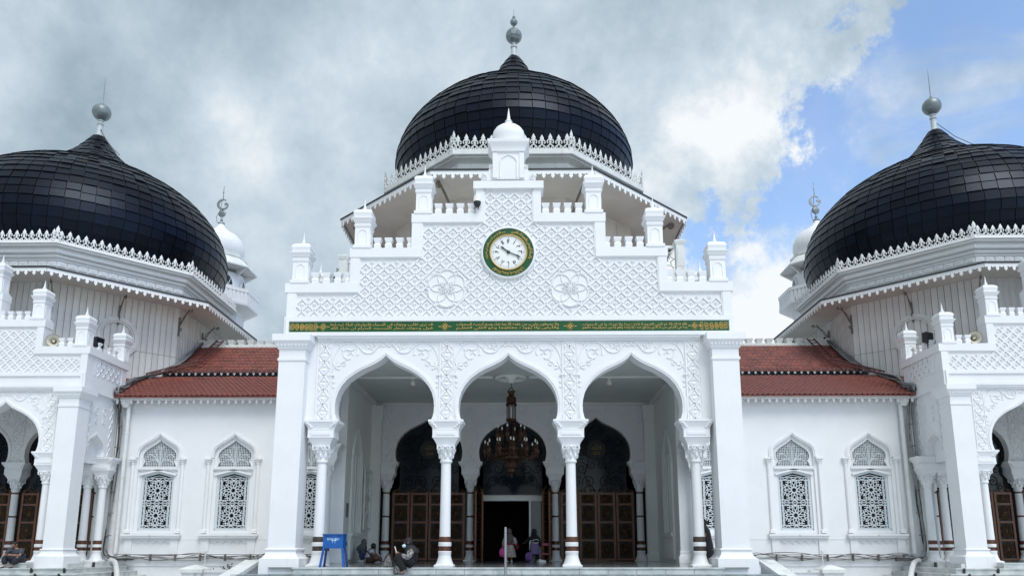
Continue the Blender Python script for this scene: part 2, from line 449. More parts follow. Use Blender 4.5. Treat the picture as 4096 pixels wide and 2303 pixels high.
ME_BAND2 = MB().lathe([(.142, .383), (.147, .386), (.147, .490), (.142, .494)], n=20, cap=False).mesh('bronze_band', 'bronze')
ME_BAND1D = ME_BAND1.copy(); ME_BAND1D.materials[0] = M['bronze_dark']
ME_BAND2D = ME_BAND2.copy(); ME_BAND2D.materials[0] = M['bronze_dark']
ME_RING = {z: MB().lathe([(.135, z - .03), (.142, z - .025), (.142, z + .025), (.135, z + .03)], n=16, cap=False).mesh('bronze_ring', 'bronze') for z in (1.64, 2.52)}
def column(p, x, y, dark=False, rings=False):
    c = put('column', ME_SHAFT, p, (x, y, 0))
    put('capital', ME_CAP, c); put('column_base', ME_COLBASE, c)
    put('bronze_band', ME_BAND1D if dark else ME_BAND1, c); put('bronze_band', ME_BAND2D if dark else ME_BAND2, c)
    if rings:
        for z in ME_RING: put('bronze_ring', ME_RING[z], c)
    return c

# corner pier
mb = MB(); mb.box(-.34, .34, -.34, .34, .44, 5.60)
ME_PIER = mb.mesh('corner_pier', 'plaster')
mb = MB(); mb.sq([(.49, -.157), (.49, .20), (.47, .205), (.42, .24), (.385, .30), (.37, .36), (.37, .40), (.395, .405), (.395, .432), (.36, .45)])
ME_PIERBASE = mb.mesh('pier_base', 'plaster', 30)
mb = MB(); mb.sq([(.36, 5.185), (.365, 5.19), (.365, 5.255), (.35, 5.26)]); mb.sq([(.345, 5.49), (.375, 5.495), (.385, 5.53), (.42, 5.60), (.46, 5.66), (.485, 5.68), (.495, 5.69), (.495, 5.865), (.44, 5.88)])
for k in range(9): mb.ell((-.36 + k * .09, -.415, 5.60), .04, .03, .05, 6, 4)
ME_PIERCAP = mb.mesh('pier_capital', 'plaster', 30)
def pier(p, x, y):
    c = put('corner_pier', ME_PIER, p, (x, y, 0)); put('pier_base', ME_PIERBASE, c); put('pier_capital', ME_PIERCAP, c)

# turret on a parapet step (base at z=0)
mb = MB(); mb.sq([(.25, 0), (.25, .085), (.215, .095), (.205, .12), (.205, .60), (.215, .605), (.23, .64), (.23, .665), (.215, .67), (.215, .74), (.235, .745), (.255, .80), (.285, .845), (.285, .865), (.24, .875)])
def niche(mb, y, w_, z0, z1, t=.012):
    P = [(-w_, z0), (-w_, z1 - w_ * .9), (-w_ * .8, z1 - w_ * .45), (-w_ * .3, z1 - w_ * .15), (0, z1), (w_ * .3, z1 - w_ * .15), (w_ * .8, z1 - w_ * .45), (w_, z1 - w_ * .9), (w_, z0)]
    mb.band(P, offset(P, .022), y - t, y + .004)
niche(mb, -.205, .11, .16, .53)
for a in (PI / 2, -PI / 2): 
    t_ = MB(); niche(t_, -.205, .11, .16, .53); mb.add(t_.v, t_.f, Matrix.Rotation(a, 4, 'Z'))
ME_TURRET = mb.mesh('turret', 'plaster', 30)
q2 = math.sqrt(2)
mb = MB(); mb.lathe([(.235 * q2, .872), (.24 * q2, .96), (.255 * q2, 1.0), (.25 * q2, 1.05), (.215 * q2, 1.105), (.15 * q2, 1.145), (.08, 1.165), (.055, 1.185), (.075, 1.21), (.05, 1.235), (.036, 1.28), (.017, 1.42), (.004, 1.52)], n=4, off=PI / 4)
ME_TURCAP = mb.mesh('turret_cap', 'plaster', 25)
mb = MB(); mb.lathe([(.235, .872), (.255, .91), (.25, .96), (.205, 1.015), (.13, 1.05), (.06, 1.07), (.048, 1.09), (.07, 1.105), (.045, 1.13), (.034, 1.18), (.016, 1.32), (.003, 1.42)], n=14)
ME_TURCAP2 = mb.mesh('turret_cap', 'plaster', 40)
def turret(p, x, y, z):
    c = put('turret', ME_TURRET, p, (x, y, z)); put('turret_cap', ME_TURCAP, c)

# merlon: a small flared block on a waist
mb = MB(); mb.sq([(.085, 0), (.095, .12), (.07, .17), (.074, .19), (.106, .285), (.106, .315)])
ME_MERLON = mb.mesh('merlon', 'plaster', 25)
mb = MB(); mb.sq([(.085, 0), (.09, .03), (.145, .19), (.145, .22)])
ME_MERLON_W = mb.mesh('merlon', 'weathered', 25)

# lattice of diamonds on the stepped gable
LU = .3324
def ped_in(x, z, e=1e-3):
    ax = abs(x)
    return 6.46 - e < z and ((z <= 7.125 + e and ax <= 5.652 + e) or (z <= 8.115 + e and ax <= 3.99 + e) or (z <= 9.105 + e and ax <= 2.328 + e) or (z <= 10.04 + e and ax <= .666 + e))
def lattice_pts(inside, x0, x1, z0, z1):
    cells = []; h = LU / 2
    for j in range(int((z1 - z0) / h) + 2):
        for i in range(int(round(x0 / h)), int(round(x1 / h)) + 1):
            if (i + j) % 2 == 1: cells.append((i * h, z0 + j * h, inside(i * h, z0 + j * h)))
    return cells
def rib_mesh(inside, x0, x1, z0, z1, name):
    mb = MB(); h = LU / 2
    for j in range(int((z1 - z0) / h) + 2):
        for i in range(int(round(x0 / h)) - 1, int(round(x1 / h)) + 1):
            x, z = i * h, z0 + j * h
            # diamond sides join the points where (i+j) is even
            if (i + j) % 2 == 0:
                for s in (1, -1):
                    if inside(x, z) and inside(x + s * h, z + h): mb.bar((x, -.007, z), (x + s * h, -.007, z + h), .052, .022)
    return mb.mesh(name, 'plaster', 0)
def rib_in(x, z): return ped_in(x, z) and math.hypot(abs(x) - 1.64, z - 7.24) > .47
ME_RIBS = rib_mesh(rib_in, -5.66, 5.66, 6.465, 10.05, 'lattice_ribs')
def boss_mb(mb, cx=0, cz=0):
    a = .086
    mb.add([(cx - a, 0, cz), (cx, 0, cz - a), (cx + a, 0, cz), (cx, 0, cz + a), (cx, -.020, cz)], [(0, 1, 4), (1, 2, 4), (2, 3, 4), (3, 0, 4)])
    for dx, dz in ((.03, 0), (-.03, 0), (0, .03), (0, -.03)):
        mb.ell((cx + dx, -.024, cz + dz), .024 if dx else .012, .014, .024 if dz else .012, 5, 3)
    return mb
ME_BOSS = boss_mb(MB()).mesh('diamond_boss', 'plaster', 0)
PED_CELLS = [(x, z) for x, z, ok in lattice_pts(ped_in, -5.5, 5.5, 6.465, 10.05) if ok and ped_in(x - .13, z) and ped_in(x + .13, z) and ped_in(x, z - .13) and ped_in(x, z + .13)]
CLOCK_C = (0.0, 8.21)
# eight-petal rosette relief
mb = MB()
def ringpath(fr, n=64): return [(fr(2 * PI * i / n) * math.cos(2 * PI * i / n), -.03, fr(2 * PI * i / n) * math.sin(2 * PI * i / n)) for i in range(n)]
for k in range(6):                                      # interlaced petals
    a = k * PI / 3 + PI / 6; cx_, cz_ = .27 * math.cos(a), .27 * math.sin(a)
    mb.tube([(cx_ + .235 * math.cos(t), -.016, cz_ + .235 * math.sin(t)) for t in [i * PI / 12 for i in range(24)]], .017, 4, closed=True)
OUT = []
for k in range(6):                                      # outline of six rounded lobes with points between them
    a = k * PI / 3 + PI / 6
    for t in (-.50, -.40, -.25, 0, .25, .40, .50):
        rr = .575 if abs(t) == .50 else .50 + .025 * math.cos(t * 5)
        OUT.append((math.cos(a + t * 1.045) * rr, -.018, math.sin(a + t * 1.045) * rr))
mb.tube(OUT, .021, 4, closed=True)
mb.lathe([(.005, 0), (.55, 0), (.55, .006), (.005, .006)], n=30, mx=Matrix.Rotation(PI / 2, 4, 'X'))
for k in range(8):
    a = k * PI / 4
    for s in (-1, 1):
        P = [(math.cos(a + s * .0) * .03, -.035, math.sin(a) * .03), (math.cos(a + s * .36) * .13, -.035, math.sin(a + s * .36) * .13), (math.cos(a) * .215, -.035, math.sin(a) * .215)]
        mb.tube(P, .013, 4)
    mb.ell((math.cos(a) * .12, -.03, math.sin(a) * .12), .02, .02, .02, 5, 3)
mb.ell((0, -.04, 0), .03, .02, .03, 8, 4)
ME_ROSETTE = mb.mesh('rosette', 'plaster', 40)

# stepped gable
poly = [(-5.87, 6.44), (-5.87, 7.12), (-4.22, 7.12), (-4.22, 8.10), (-2.60, 8.10), (-2.60, 9.09), (-.87, 9.09), (-.87, 10.05)]
poly = poly + [(-x, z) for x, z in reversed(poly)]
ME_GABLE = MB().prism(poly, .012, .40).mesh('gable_wall', 'plaster')
mb = MB()
for s in (-1, 1):
    def bx(x0, x1, y0, y1, z0, z1): mb.box(min(s * x0, s * x1), max(s * x0, s * x1), y0, y1, z0, z1)
    bx(5.655, 5.88, -.045, .41, 6.441, 7.119); bx(3.995, 4.23, -.045, .41, 7.381, 8.099); bx(2.333, 2.61, -.045, .41, 8.361, 9.089); bx(.668, .885, -.045, .41, 9.341, 10.049)
    bx(3.995, 5.945, -.06, .43, 7.12, 7.38); bx(2.333, 4.257, -.06, .43, 8.10, 8.36); bx(.668, 2.622, -.06, .43, 9.09, 9.34)
    # small inner bead round the panel
    bx(5.625, 5.654, -.03, .02, 6.47, 7.09); bx(3.965, 3.994, -.03, .02, 7.091, 8.07); bx(2.303, 2.332, -.03, .02, 8.071, 9.06); bx(.638, .667, -.03, .02, 9.061, 10.02)
    bx(3.966, 5.654, -.034, .02, 7.09, 7.119); bx(2.304, 3.994, -.034, .02, 8.07, 8.099); bx(.639, 2.332, -.034, .02, 9.06, 9.089)
mb.box(-.955, .955, -.10, .46, 10.05, 10.26); mb.box(-.637, .637, -.034, .02, 10.02, 10.049)
ME_COPING = mb.mesh('stepped_coping', 'plaster')
# entablature
mb = MB()
mb.box(-5.9, 5.9, -.10, .46, 5.882, 6.44)
mb.box(-5.84, 5.84, -.15, -.10, 6.30, 6.42); mb.box(-5.80, 5.80, -.13, -.1, 6.285, 6.30)
for s in (-1, 1): mb.box(min(s * 5.76, s * 5.84), max(s * 5.76, s * 5.84), -.15, -.10, 6.0, 6.30)
mb.box(-5.84, 5.84, -.15, -.10, 5.90, 6.0)
mb.box(-5.0, 5.0, -.12, -.001, 5.845, 5.90); mb.box(-5.0, 5.0, -.07, -.001, 5.80, 5.845); mb.box(-5.0, 5.0, -.04, -.001, 5.77, 5.80)
ME_ENTAB = mb.mesh('entablature', 'plaster')
# pavilion crowning the gable (base at z=10.26)
mb = MB()
mb.box(-.72, .72, -.02, .42, 10.261, 10.31)
mb.box(-.43, .43, -.10, .46, 10.311, 11.20)
for s in (-1, 1):
    P = [(.435, 10.312), (.74, 10.312), (.745, 10.40), (.70, 10.46), (.63, 10.50), (.56, 10.56), (.53, 10.64), (.54, 10.72), (.50, 10.77), (.435, 10.78)]
    mb.prism([(s * x, z) for x, z in P], -.03, .38)
    S_ = spiral(.655, 10.39, .085, .015, .4, 1.4, 14); mb.tube([(s * x, -.04, z) for x, z in S_], .02, 5)
    S_ = spiral(.49, 10.70, .055, .015, PI, -1.3, 12); mb.tube([(s * x, -.04, z) for x, z in S_], .016, 5)
    mb.box(min(s * .30, s * .43), max(s * .30, s * .43), -.125, -.099, 10.34, 11.08)
niche(mb, -.10, .22, 10.36, 11.02, .025)
mb.sq([(.435, 11.10), (.46, 11.12), (.47, 11.20), (.50, 11.26), (.56, 11.34), (.575, 11.36), (.575, 11.44), (.46, 11.45)], 0, .18, .72)
ME_PAV = mb.mesh('crowning_pavilion', 'plaster', 30)
mb = MB(); mb.lathe([(.43, 11.44), (.435, 11.58), (.455, 11.66), (.455, 11.74), (.425, 11.85), (.36, 11.95), (.27, 12.02), (.16, 12.07), (.10, 12.10), (.085, 12.15), (.105, 12.18), (.07, 12.22), (.05, 12.26), (.022, 12.48), (.004, 12.60)], 0, .18, 24, sy=.85)
ME_PAVDOME = mb.mesh('pavilion_dome', 'plaster', 40)

# iron arch screen, glass, door leaves
mb = MB(); inner = offset(ARCH_F, -.001)
mb.band(offset(ARCH_F, -.05), offset(ARCH_F, -.002), .24, .32)
mb.band(offset(ARCH_F, -.11), offset(ARCH_F, -.075), .26, .30)
for i in range(2, len(ARCH_F) - 2):
    a, b = offset(ARCH_F, -.05)[i], offset(ARCH_F, -.11)[i]
    mb.bar((a[0], .28, a[1]), (b[0], .28, b[1]), .02, .02)
ME_SCREENRING = mb.mesh('screen_ring', 'iron')
GL = [(x, z) for x, z in offset(ARCH_F, -.03)]
ME_GLASS = MB().prism([(-1.13, 2.46)] + GL + [(1.13, 2.46)], .30, .33).mesh('glass_fanlight', 'glass')
mb = MB()
def scr(cx, cz, r, a0, t): mb.tube([(x, .27, z) for x, z in spiral(cx, cz, r, .03, a0, t, 16)], .012, 4)
for s in (-1, 1):
    for (cx_, cz_, r_, a0, t) in ((.30, 2.95, .26, -.5, 1.6), (.75, 2.95, .22, 2.5, -1.5), (.95, 3.45, .18, 3.4, 1.4), (.55, 3.45, .24, 1.5, 1.6), (.18, 3.6, .17, .2, -1.5), (.98, 3.95, .22, 2.7, -1.5), (.60, 4.05, .24, 4.2, 1.5), (.22, 4.25, .2, 5, 1.5), (.82, 4.45, .2, 3, -1.5), (.45, 4.62, .18, 3, 1.4), (.15, 4.85, .15, .5, 1.4), (1.0, 2.75, .14, 1, 1.4)):
        P = spiral(cx_, cz_, r_, .03, a0, t, 16); mb.tube([(s * x, .27, z) for x, z in P], .013, 4)
    mb.tube([(s * x, .27, z) for x, z in catmull([(.05, 2.6), (.45, 3.2), (.3, 3.85), (.75, 4.25), (.3, 4.8), (.02, 5.2)], 5)], .013, 4)
ME_SCROLLS = mb.mesh('iron_scrolls', 'iron')
LW = .66
mb = MB()
for x in (-LW / 2 + .04, LW / 2 - .04): mb.box(x - .04, x + .04, -.03, .03, .03, 2.55)
for z in (.06, .76, 1.43, 2.10, 2.50): mb.box(-LW / 2 + .08, LW / 2 - .08, -.028, .028, z - .035, z + .035)
ME_LEAF = mb.mesh('door_leaf', 'door')
ME_LEAFBACK = MB().box(-LW / 2 + .075, LW / 2 - .075, .015, .022, .08, 2.5).mesh('dark_panel', 'dark')
def grille(zc, h):
    mb = MB(); W2 = LW / 2 - .1
    def sp(cx, cz, r, a0, t): 
        for s in (-1, 1): mb.tube([(s * x, -.012, z) for x, z in spiral(cx, cz, r, .012, a0, t, 12)], .013, 4)
    sp(.115, zc + h * .28, .085, 2, 1.5); sp(.115, zc - h * .28, .085, 4, -1.5); sp(.12, zc, .075, .5, 1.4)
    sp(.05, zc + h * .1, .05, 1, 1.3); sp(.05, zc - h * .12, .05, 4, -1.3)
    mb.tube([(0, -.012, zc - h / 2), (0, -.012, zc + h / 2)], .012, 4)
    for s in (-1, 1):
        mb.tube([(s * x, -.012, z) for x, z in catmull([(.02, zc - h * .45), (.2, zc - h * .2), (.06, zc), (.2, zc + h * .2), (.02, zc + h * .45)], 4)], .012, 4)
    mb.ell((0, -.02, zc), .035, .015, .06, 6, 4)
    return mb.mesh('panel_grille', 'grille')
ME_GRILLES = [grille(z, h) for z, h in ((.41, .6), (1.095, .58), (1.765, .58), (2.30, .30))]
mb = MB()
P = [(-.30, 2.56), (-.27, 2.64), (-.14, 2.66), (-.09, 2.74), (0, 2.78), (.09, 2.74), (.14, 2.66), (.27, 2.64), (.30, 2.56)]
mb.tube([(x, 0, z) for x, z in catmull([(a, b, 0) for a, b in P], 3) for _ in (0,)] if False else [(p[0], 0, p[1]) for p in catmull([(a, b, 0) for a, b in P], 3)], .018, 5)
for s in (-1, 1):
    mb.tube([(s * x, 0, z) for x, z in spiral(.12, 2.61, .06, .01, 1, 1.4, 10)], .013, 4); mb.tube([(s * x, 0, z) for x, z in spiral(.24, 2.60, .045, .01, 2, 1.3, 10)], .012, 4)
ME_CREST = mb.mesh('door_crest', 'grille')
def leaf_door(p, x, y, rz):
    d = put('door_leaf', ME_LEAF, p, (x, y, 0), rz)
    for me in ME_GRILLES: put('panel_grille', me, d)
    put('door_crest', ME_CREST, d); put('dark_panel', ME_LEAFBACK, d)
    return d

# Arabic lettering
AR = dict(zip('ابتثجحخدذرزسشصضطظعغفقكلمنهويةىءأإآؤئ',
    ((0xFE8D, 2), (0xFE8F, 4), (0xFE95, 4), (0xFE99, 4), (0xFE9D, 4), (0xFEA1, 4), (0xFEA5, 4), (0xFEA9, 2), (0xFEAB, 2), (0xFEAD, 2), (0xFEAF, 2), (0xFEB1, 4), (0xFEB5, 4), (0xFEB9, 4), (0xFEBD, 4), (0xFEC1, 4), (0xFEC5, 4), (0xFEC9, 4), (0xFECD, 4), (0xFED1, 4), (0xFED5, 4), (0xFED9, 4), (0xFEDD, 4), (0xFEE1, 4), (0xFEE5, 4), (0xFEE9, 4), (0xFEED, 2), (0xFEF1, 4), (0xFE93, 2), (0xFEEF, 2), (0xFE80, 1), (0xFE83, 2), (0xFE87, 2), (0xFE81, 2), (0xFE85, 2), (0xFE89, 4))))
def shape(t):
    t = t.replace('الله', '\uFDF2'); out = []
    for i, ch in enumerate(t):
        if ch not in AR: out.append(ch); continue
        base, n = AR[ch]
        pv = i > 0 and t[i - 1] in AR and AR[t[i - 1]][1] == 4
        nx = n == 4 and i < len(t) - 1 and t[i + 1] in AR and AR[t[i + 1]][1] > 1
        out.append(chr(base + ((3 if pv and nx else 2 if nx else 1 if pv else 0) if n == 4 else (1 if pv and n == 2 else 0))))
    return ''.join(reversed(out))
def text_mesh(body, size, extrude, m, name='lettering', fit=None, offs=0.0):
    cu = bpy.data.curves.new(name, 'FONT'); cu.body = body; cu.size = size; cu.extrude = extrude; cu.align_x = 'CENTER'; cu.align_y = 'CENTER'; cu.resolution_u = 2; cu.offset = offs
    o = bpy.data.objects.new(name, cu); C.objects.link(o)
    bpy.context.view_layer.update()
    ev = o.evaluated_get(bpy.context.evaluated_depsgraph_get())
    me = bpy.data.meshes.new_from_object(ev)
    bpy.data.objects.remove(o); bpy.data.curves.remove(cu)
    xs = [v.co.x for v in me.vertices]; ys = [v.co.y for v in me.vertices]
    if fit and xs:
        sx = fit[0] / (max(xs) - min(xs)); sy = fit[1] / (max(ys) - min(ys)); mx, my = (max(xs) + min(xs)) / 2, (max(ys) + min(ys)) / 2
        for v in me.vertices: v.co = Vector(((v.co.x - mx) * sx, (v.co.y - my) * sy, v.co.z))
    me.materials.clear(); me.materials.append(M[m]); me.name = name
    return me
RX = (PI / 2, 0, 0)

def build_porch(main, label, loc):
    nm = 'entrance_porch' if main else 'side_porch'
    p = thing(nm, label, 'porch', loc)
    yb = 9.59 if main else 3.26          # back arcade
    ys = 4.7 if main else 1.95           # rear column of the side opening
    # front arcade and the matching inner one
    for yy, front in ((0, True), (yb, False)):
        a = put('arcade_wall', ME_ARCADE, p, (0, yy, 0))
        for xc in BAYS:
            put('arch_moulding', ME_ARCHMOULD, a, (xc, 0, 0))
            for s in (-1, 1): put('vine_relief', ME_VINE[s], a, (xc, 0, 0))
        for x in COLX: put('diamond_strip', ME_STRIP, a, (x, 0, 0))
        for x in COLX: column(p, x, yy + .2, dark=(main and front and abs(x) > 3) , rings=not front)
    for s in (-1, 1):
        pier(p, s * 5.57, .01); column(p, s * 5.78, ys, dark=main)
        # side wall over the side opening
        P = [(.36, 5.88), (.36, 3.6)]
        cy = (.36 + ys) / 2; k = (ys - .36 - .5) / 2 / 1.285 if main else .45
        zo = 3.6 if main else 3.7
        P += [(cy + x * k, (z - 3.6) * (1 if main else .42) + zo) for x, z in ARCH_F] + [(ys + .45, 3.6), (ys + .45, 5.88)]
        mx = Matrix(((0, 1, 0, 0), (1, 0, 0, 0), (0, 0, 1, 0), (0, 0, 0, 1)))
        mb = MB(); mb.prism(P, 5.50 if s > 0 else -5.78, 5.78 if s > 0 else -5.50, mx)
        sw = mb.build('side_arch_wall', 'plaster', p, ang=30)
        if not main:
            mb = MB()
            for yv in (.62, ys + .1):
                xo = 5.79 * s
                for i in range(6):
                    z0 = 3.75 + i * .34
                    mb.bar((xo, yv - .1, z0), (xo, yv + .1, z0 + .34), .03, .03, (1, 0, 0)); mb.bar((xo, yv + .1, z0), (xo, yv - .1, z0 + .34), .03, .03, (1, 0, 0))
            for (y_, z_, r_) in ((1.05, 5.25, .17), (1.55, 5.3, .15), (1.05, 4.9, .1), (1.55, 4.95, .1)):
                mb.tube([(5.79 * s, y_ + a - y_, b) for a, b in spiral(y_, z_, r_, .02, 1, 1.5, 16)], .018, 5)
            Q = [(cy + x * k, (z - 3.6) * .42 + zo) for x, z in ARCH_F]
            mb.band(Q, offset(Q, .06), (5.78 if s > 0 else -5.81), (5.81 if s > 0 else -5.78), mx)
            mb.build('side_relief', 'plaster', sw)
            mb = MB(); mb.box(min(s * 5.3, s * 5.52), max(s * 5.3, s * 5.52), .36, ys + .4, 3.45, 4.6); mb.build('niche_back', 'plaster', sw)
            column(p, s * 5.2, ys + .05)
        # parapet return on the side
        L = 2.3
        mb = MB(); mb.box(min(s * 5.55, s * 5.88), max(s * 5.55, s * 5.88), .432, L + .35, 5.882, 6.44); mb.box(min(s * 5.62, s * 5.86), max(s * 5.62, s * 5.86), .412, L + .3, 6.44, 7.12)
        mb.box(min(s * 5.58, s * 5.945), max(s * 5.58, s * 5.945), .432, L + .40, 7.12, 7.38)
        mb.box(min(s * 5.861, s * 5.89), max(s * 5.861, s * 5.89), .42, .55, 6.45, 7.115); mb.box(min(s * 5.861, s * 5.89), max(s * 5.861, s * 5.89), L, L + .3, 6.45, 7.115)
        h = LU / 2
        for j in range(4):
            for i in range(4, 14):
                if (i + j) % 2 == 0:
                    for d in (1, -1):
                        if .55 < (i + d) * h < L and .55 < i * h < L: mb.bar((s * 5.875, i * h, 6.455 + j * h), (s * 5.875, (i + d) * h, 6.455 + (j + 1) * h), .048, .035, (s, 0, 0))
                elif 0 < j: mb.add([(s * 5.86, i * h - .086, 6.455 + j * h), (s * 5.86, i * h, 6.369 + j * h), (s * 5.86, i * h + .086, 6.455 + j * h), (s * 5.86, i * h, 6.541 + j * h), (s * 5.895, i * h, 6.455 + j * h)], [(0, 1, 4), (1, 2, 4), (2, 3, 4), (3, 0, 4)])
        mb.build('side_parapet', 'plaster', p, ang=0)
        turret(p, s * 5.70, L + .15, 7.381)
        for k_ in range(4): put('merlon', ME_MERLON, p, (s * 5.76, .75 + k_ * .36, 7.381))
    put('entablature', ME_ENTAB, p)
    gb = put('gable_wall', ME_GABLE, p)
    put('stepped_coping', ME_COPING, gb); put('lattice_ribs', ME_RIBS, gb)
    cells = [c for c in PED_CELLS if not (main and math.hypot(c[0], c[1] - CLOCK_C[1]) < .80) and math.hypot(abs(c[0]) - 1.64, c[1] - 7.24) > .52]
    sgn = 0 if main else (1 if loc[0] < 0 else -1)
    cells.sort(key=lambda c: (c[1] if main else -sgn * c[0]))
    lim = 300 if main else 170
    for x, z in cells[:lim]: put('diamond_boss', ME_BOSS, gb, (x, .012, z))
    mb = MB()
    for x, z in cells[lim:]: boss_mb(mb, x, z)
    if mb.v: tag(mb.build('diamond_bosses', 'plaster', gb, (0, .012, 0), ang=0), kind='stuff')
    for x in (-1.64, 1.64): put('rosette', ME_ROSETTE, gb, (x, .0, 7.24))
    c = put('crowning_pavilion', ME_PAV, p); put('pavilion_dome', ME_PAVDOME, c)
    for s in (-1, 1):
        for x, z, n in ((5.57, 7.381, 4), (3.94, 8.361, 4), (2.31, 9.341, 4)):
            turret(p, s * x, .17, z)
            for k_ in range(n):
                if not main and x > 5 and s == sgn and k_ > 1: continue
                put('merlon', ME_MERLON, p, (s * (x - .40 - .30 * k_), .10, z))
    # ceiling, floor of the porch, side walls
    mb = MB(); mb.box(-5.5, 5.5, .45, yb, 5.95, 6.2)
    cl = mb.build('ceiling', 'ceiling', p)
    mb = MB()
    for s in (-1, 1): mb.box(min(s * 5.2, s * 5.36), max(s * 5.2, s * 5.36), .46, yb - .01, 5.80, 5.949)
    mb.box(-5.2, 5.2, yb - .12, yb - .001, 5.86, 5.949)
    if main:
        mb.box(-5.2, -.58, 4.95, 5.10, 5.90, 5.949); mb.box(.58, 5.2, 4.95, 5.10, 5.90, 5.949)
        mb.lathe([(.50, 5.949), (.53, 5.90), (.50, 5.86), (.42, 5.88), (.40, 5.93), (.2, 5.94), (.16, 5.88), (.1, 5.78), (.06, 5.74)], 0, 5.02, 28)
    mb.build('ceiling_moulding', 'porch_in', cl)
    if main:
        for x in (-3.2, -1.7, 1.7, 3.2):
            mb = MB(); mb.lathe([(.07, 5.899), (.07, 5.87), (.03, 5.86), (.03, 5.82), (.075, 5.80), (.075, 5.68), (.05, 5.66)], x, 5.02, 12); mb.build('ceiling_lamp', 'lamp', cl)
        for s in (-1, 1):
            mb = MB(); xs = sorted((s * 5.36, s * 6.1)); mb.box(xs[0], xs[1], 5.2, yb - .02, -.1, 5.949)
            wl = mb.build('side_wall', 'porch_in', p)
            mb = MB(); xs = sorted((s * 5.30, s * 5.76)); mb.box(xs[0], xs[1], 5.0, 5.19, .36, 5.949)
            mb.sq([(.30, 0), (.30, .20), (.27, .24), (.25, .30), (.265, .34), (.25, .37)], s * 5.53, 5.15, .8); mb.build('wall_pilaster', 'plaster', wl)
            # pointed blind window with a pedestal below
            mb = MB()
            Q = [(6.2, .98), (6.2, 3.3), (6.32, 3.75), (6.6, 4.15), (6.95, 4.45), (7.3, 4.15), (7.58, 3.75), (7.7, 3.3), (7.7, .98)]
            mb.band(Q, offset(Q, .09), *sorted((s * 5.30, s * 5.37)), mx); mb.band(offset(Q, -.16), offset(Q, -.10), *sorted((s * 5.33, s * 5.37)), mx)
            for y_ in (6.5, 6.75, 7.15, 7.4): mb.box(*sorted((s * 5.34, s * 5.365)), y_ - .02, y_ + .02, 1.0, 3.6)
            mb.box(*sorted((s * 5.22, s * 5.37)), 6.05, 7.85, .86, .97); mb.box(*sorted((s * 5.26, s * 5.37)), 6.1, 7.8, .80, .86)
            mb.box(*sorted((s * 5.29, s * 5.37)), 6.12, 7.78, .10, .80)
            for y_ in (6.4, 7.0, 7.5):
                mb.add([(s * 5.29, y_ - .17, .45), (s * 5.29, y_, .22), (s * 5.29, y_ + .17, .45), (s * 5.29, y_, .68), (s * 5.25, y_, .45)], [(0, 1, 4), (1, 2, 4), (2, 3, 4), (3, 0, 4)])
            mb.build('blind_window', 'porch_in', wl, ang=20)
            mb = MB(); mb.box(*sorted((s * 4.98, s * 5.36)), yb - .30, yb - .05, 0, 5.8); mb.sq([(.22, 0), (.22, .2), (.2, .26), (.17, .3)], s * 5.16, yb - .18, .9); mb.sq([(.17, 5.2), (.2, 5.3), (.22, 5.6), (.24, 5.8)], s * 5.16, yb - .18, .9); mb.build('corner_pilaster', 'porch_in', wl)
        # folded white window leaf on the left wall
        mb = MB()
        for y_ in (7.95, 9.0): mb.box(-5.28, -5.23, y_ - .05, y_ + .05, 1.1, 3.3)
        for z_ in (1.15, 3.25): mb.box(-5.28, -5.23, 8.0, 8.95, z_ - .05, z_ + .05)
        for k_ in range(3):
            z0 = 1.2 + k_ * .67
            for a_, b_ in (((8.0, z0 + .335), (8.47, z0)), ((8.47, z0), (8.95, z0 + .335)), ((8.95, z0 + .335), (8.47, z0 + .67)), ((8.47, z0 + .67), (8.0, z0 + .335))): mb.bar((-5.255, a_[0], a_[1]), (-5.255, b_[0], b_[1]), .04, .03, (1, 0, 0))
        mb.build('window_leaf', 'porch_in', p)
        mb = MB(); mb.box(-5.35, -5.31, 5.55, 5.72, 1.45, 1.9); mb.build('wall_panel', 'iron_grey', p); mb = MB(); mb.box(-5.35, -5.33, 5.62, 5.78, .52, .66); mb.build('wall_socket', 'iron', p)
    # doors in the inner arcade
    for xc in BAYS:
        a = put('glass_fanlight', ME_GLASS, p, (xc, yb, 0)); put('screen_ring', ME_SCREENRING, a); put('iron_scrolls', ME_SCROLLS, a)
        if main and xc == 0: continue
        for k_ in range(4): leaf_door(p, xc + (k_ - 1.5) * .70, yb + .30, 0)
        mb = MB(); mb.box(xc - 1.45, xc + 1.45, yb + .40, yb + .42, 0, 2.6); mb.build('door_glass', 'glass', p)
    if main:
        for s in (-1, 1):
            leaf_door(p, s * 1.27, yb + .02, s * R(62)); leaf_door(p, s * 1.42, yb - .05, s * R(80))
        mb = MB(); mb.box(-1.2, 1.12, yb + .40, yb + .52, 2.24, 2.55); mb.build('door_lintel', 'porch_in', p)
        mb = MB(); mb.box(.62, .68, yb + .38, yb + .44, 0, 2.239); mb.box(.615, .625, yb + .33, yb + .38, .95, 1.25); mb.build('door_mullion', 'white', p)
        mb = MB(); mb.box(.681, 1.45, yb + .40, yb + .42, 0, 2.239); mb.build('sliding_glass_door', 'glass_green', p)
        for xc in (-3.2, 3.2):
            mb = MB(); mb.lathe([(.005, -.02), (.36, -.02), (.36, .0), (.005, .0)], n=28, mx=Matrix.Rotation(PI / 2, 4, 'X'))
            md = mb.build('medallion', 'dark', p, (xc, yb + .20, 4.18))
            put('lettering', text_mesh(shape('الله'), .5, .006, 'gold_dim', fit=(.36, .22), offs=.0), md, (0, -.01, .10), rot=RX)
            put('lettering', text_mesh(shape('محمد'), .5, .006, 'gold_dim', fit=(.28, .15), offs=.0), md, (0, -.01, -.13), rot=RX)
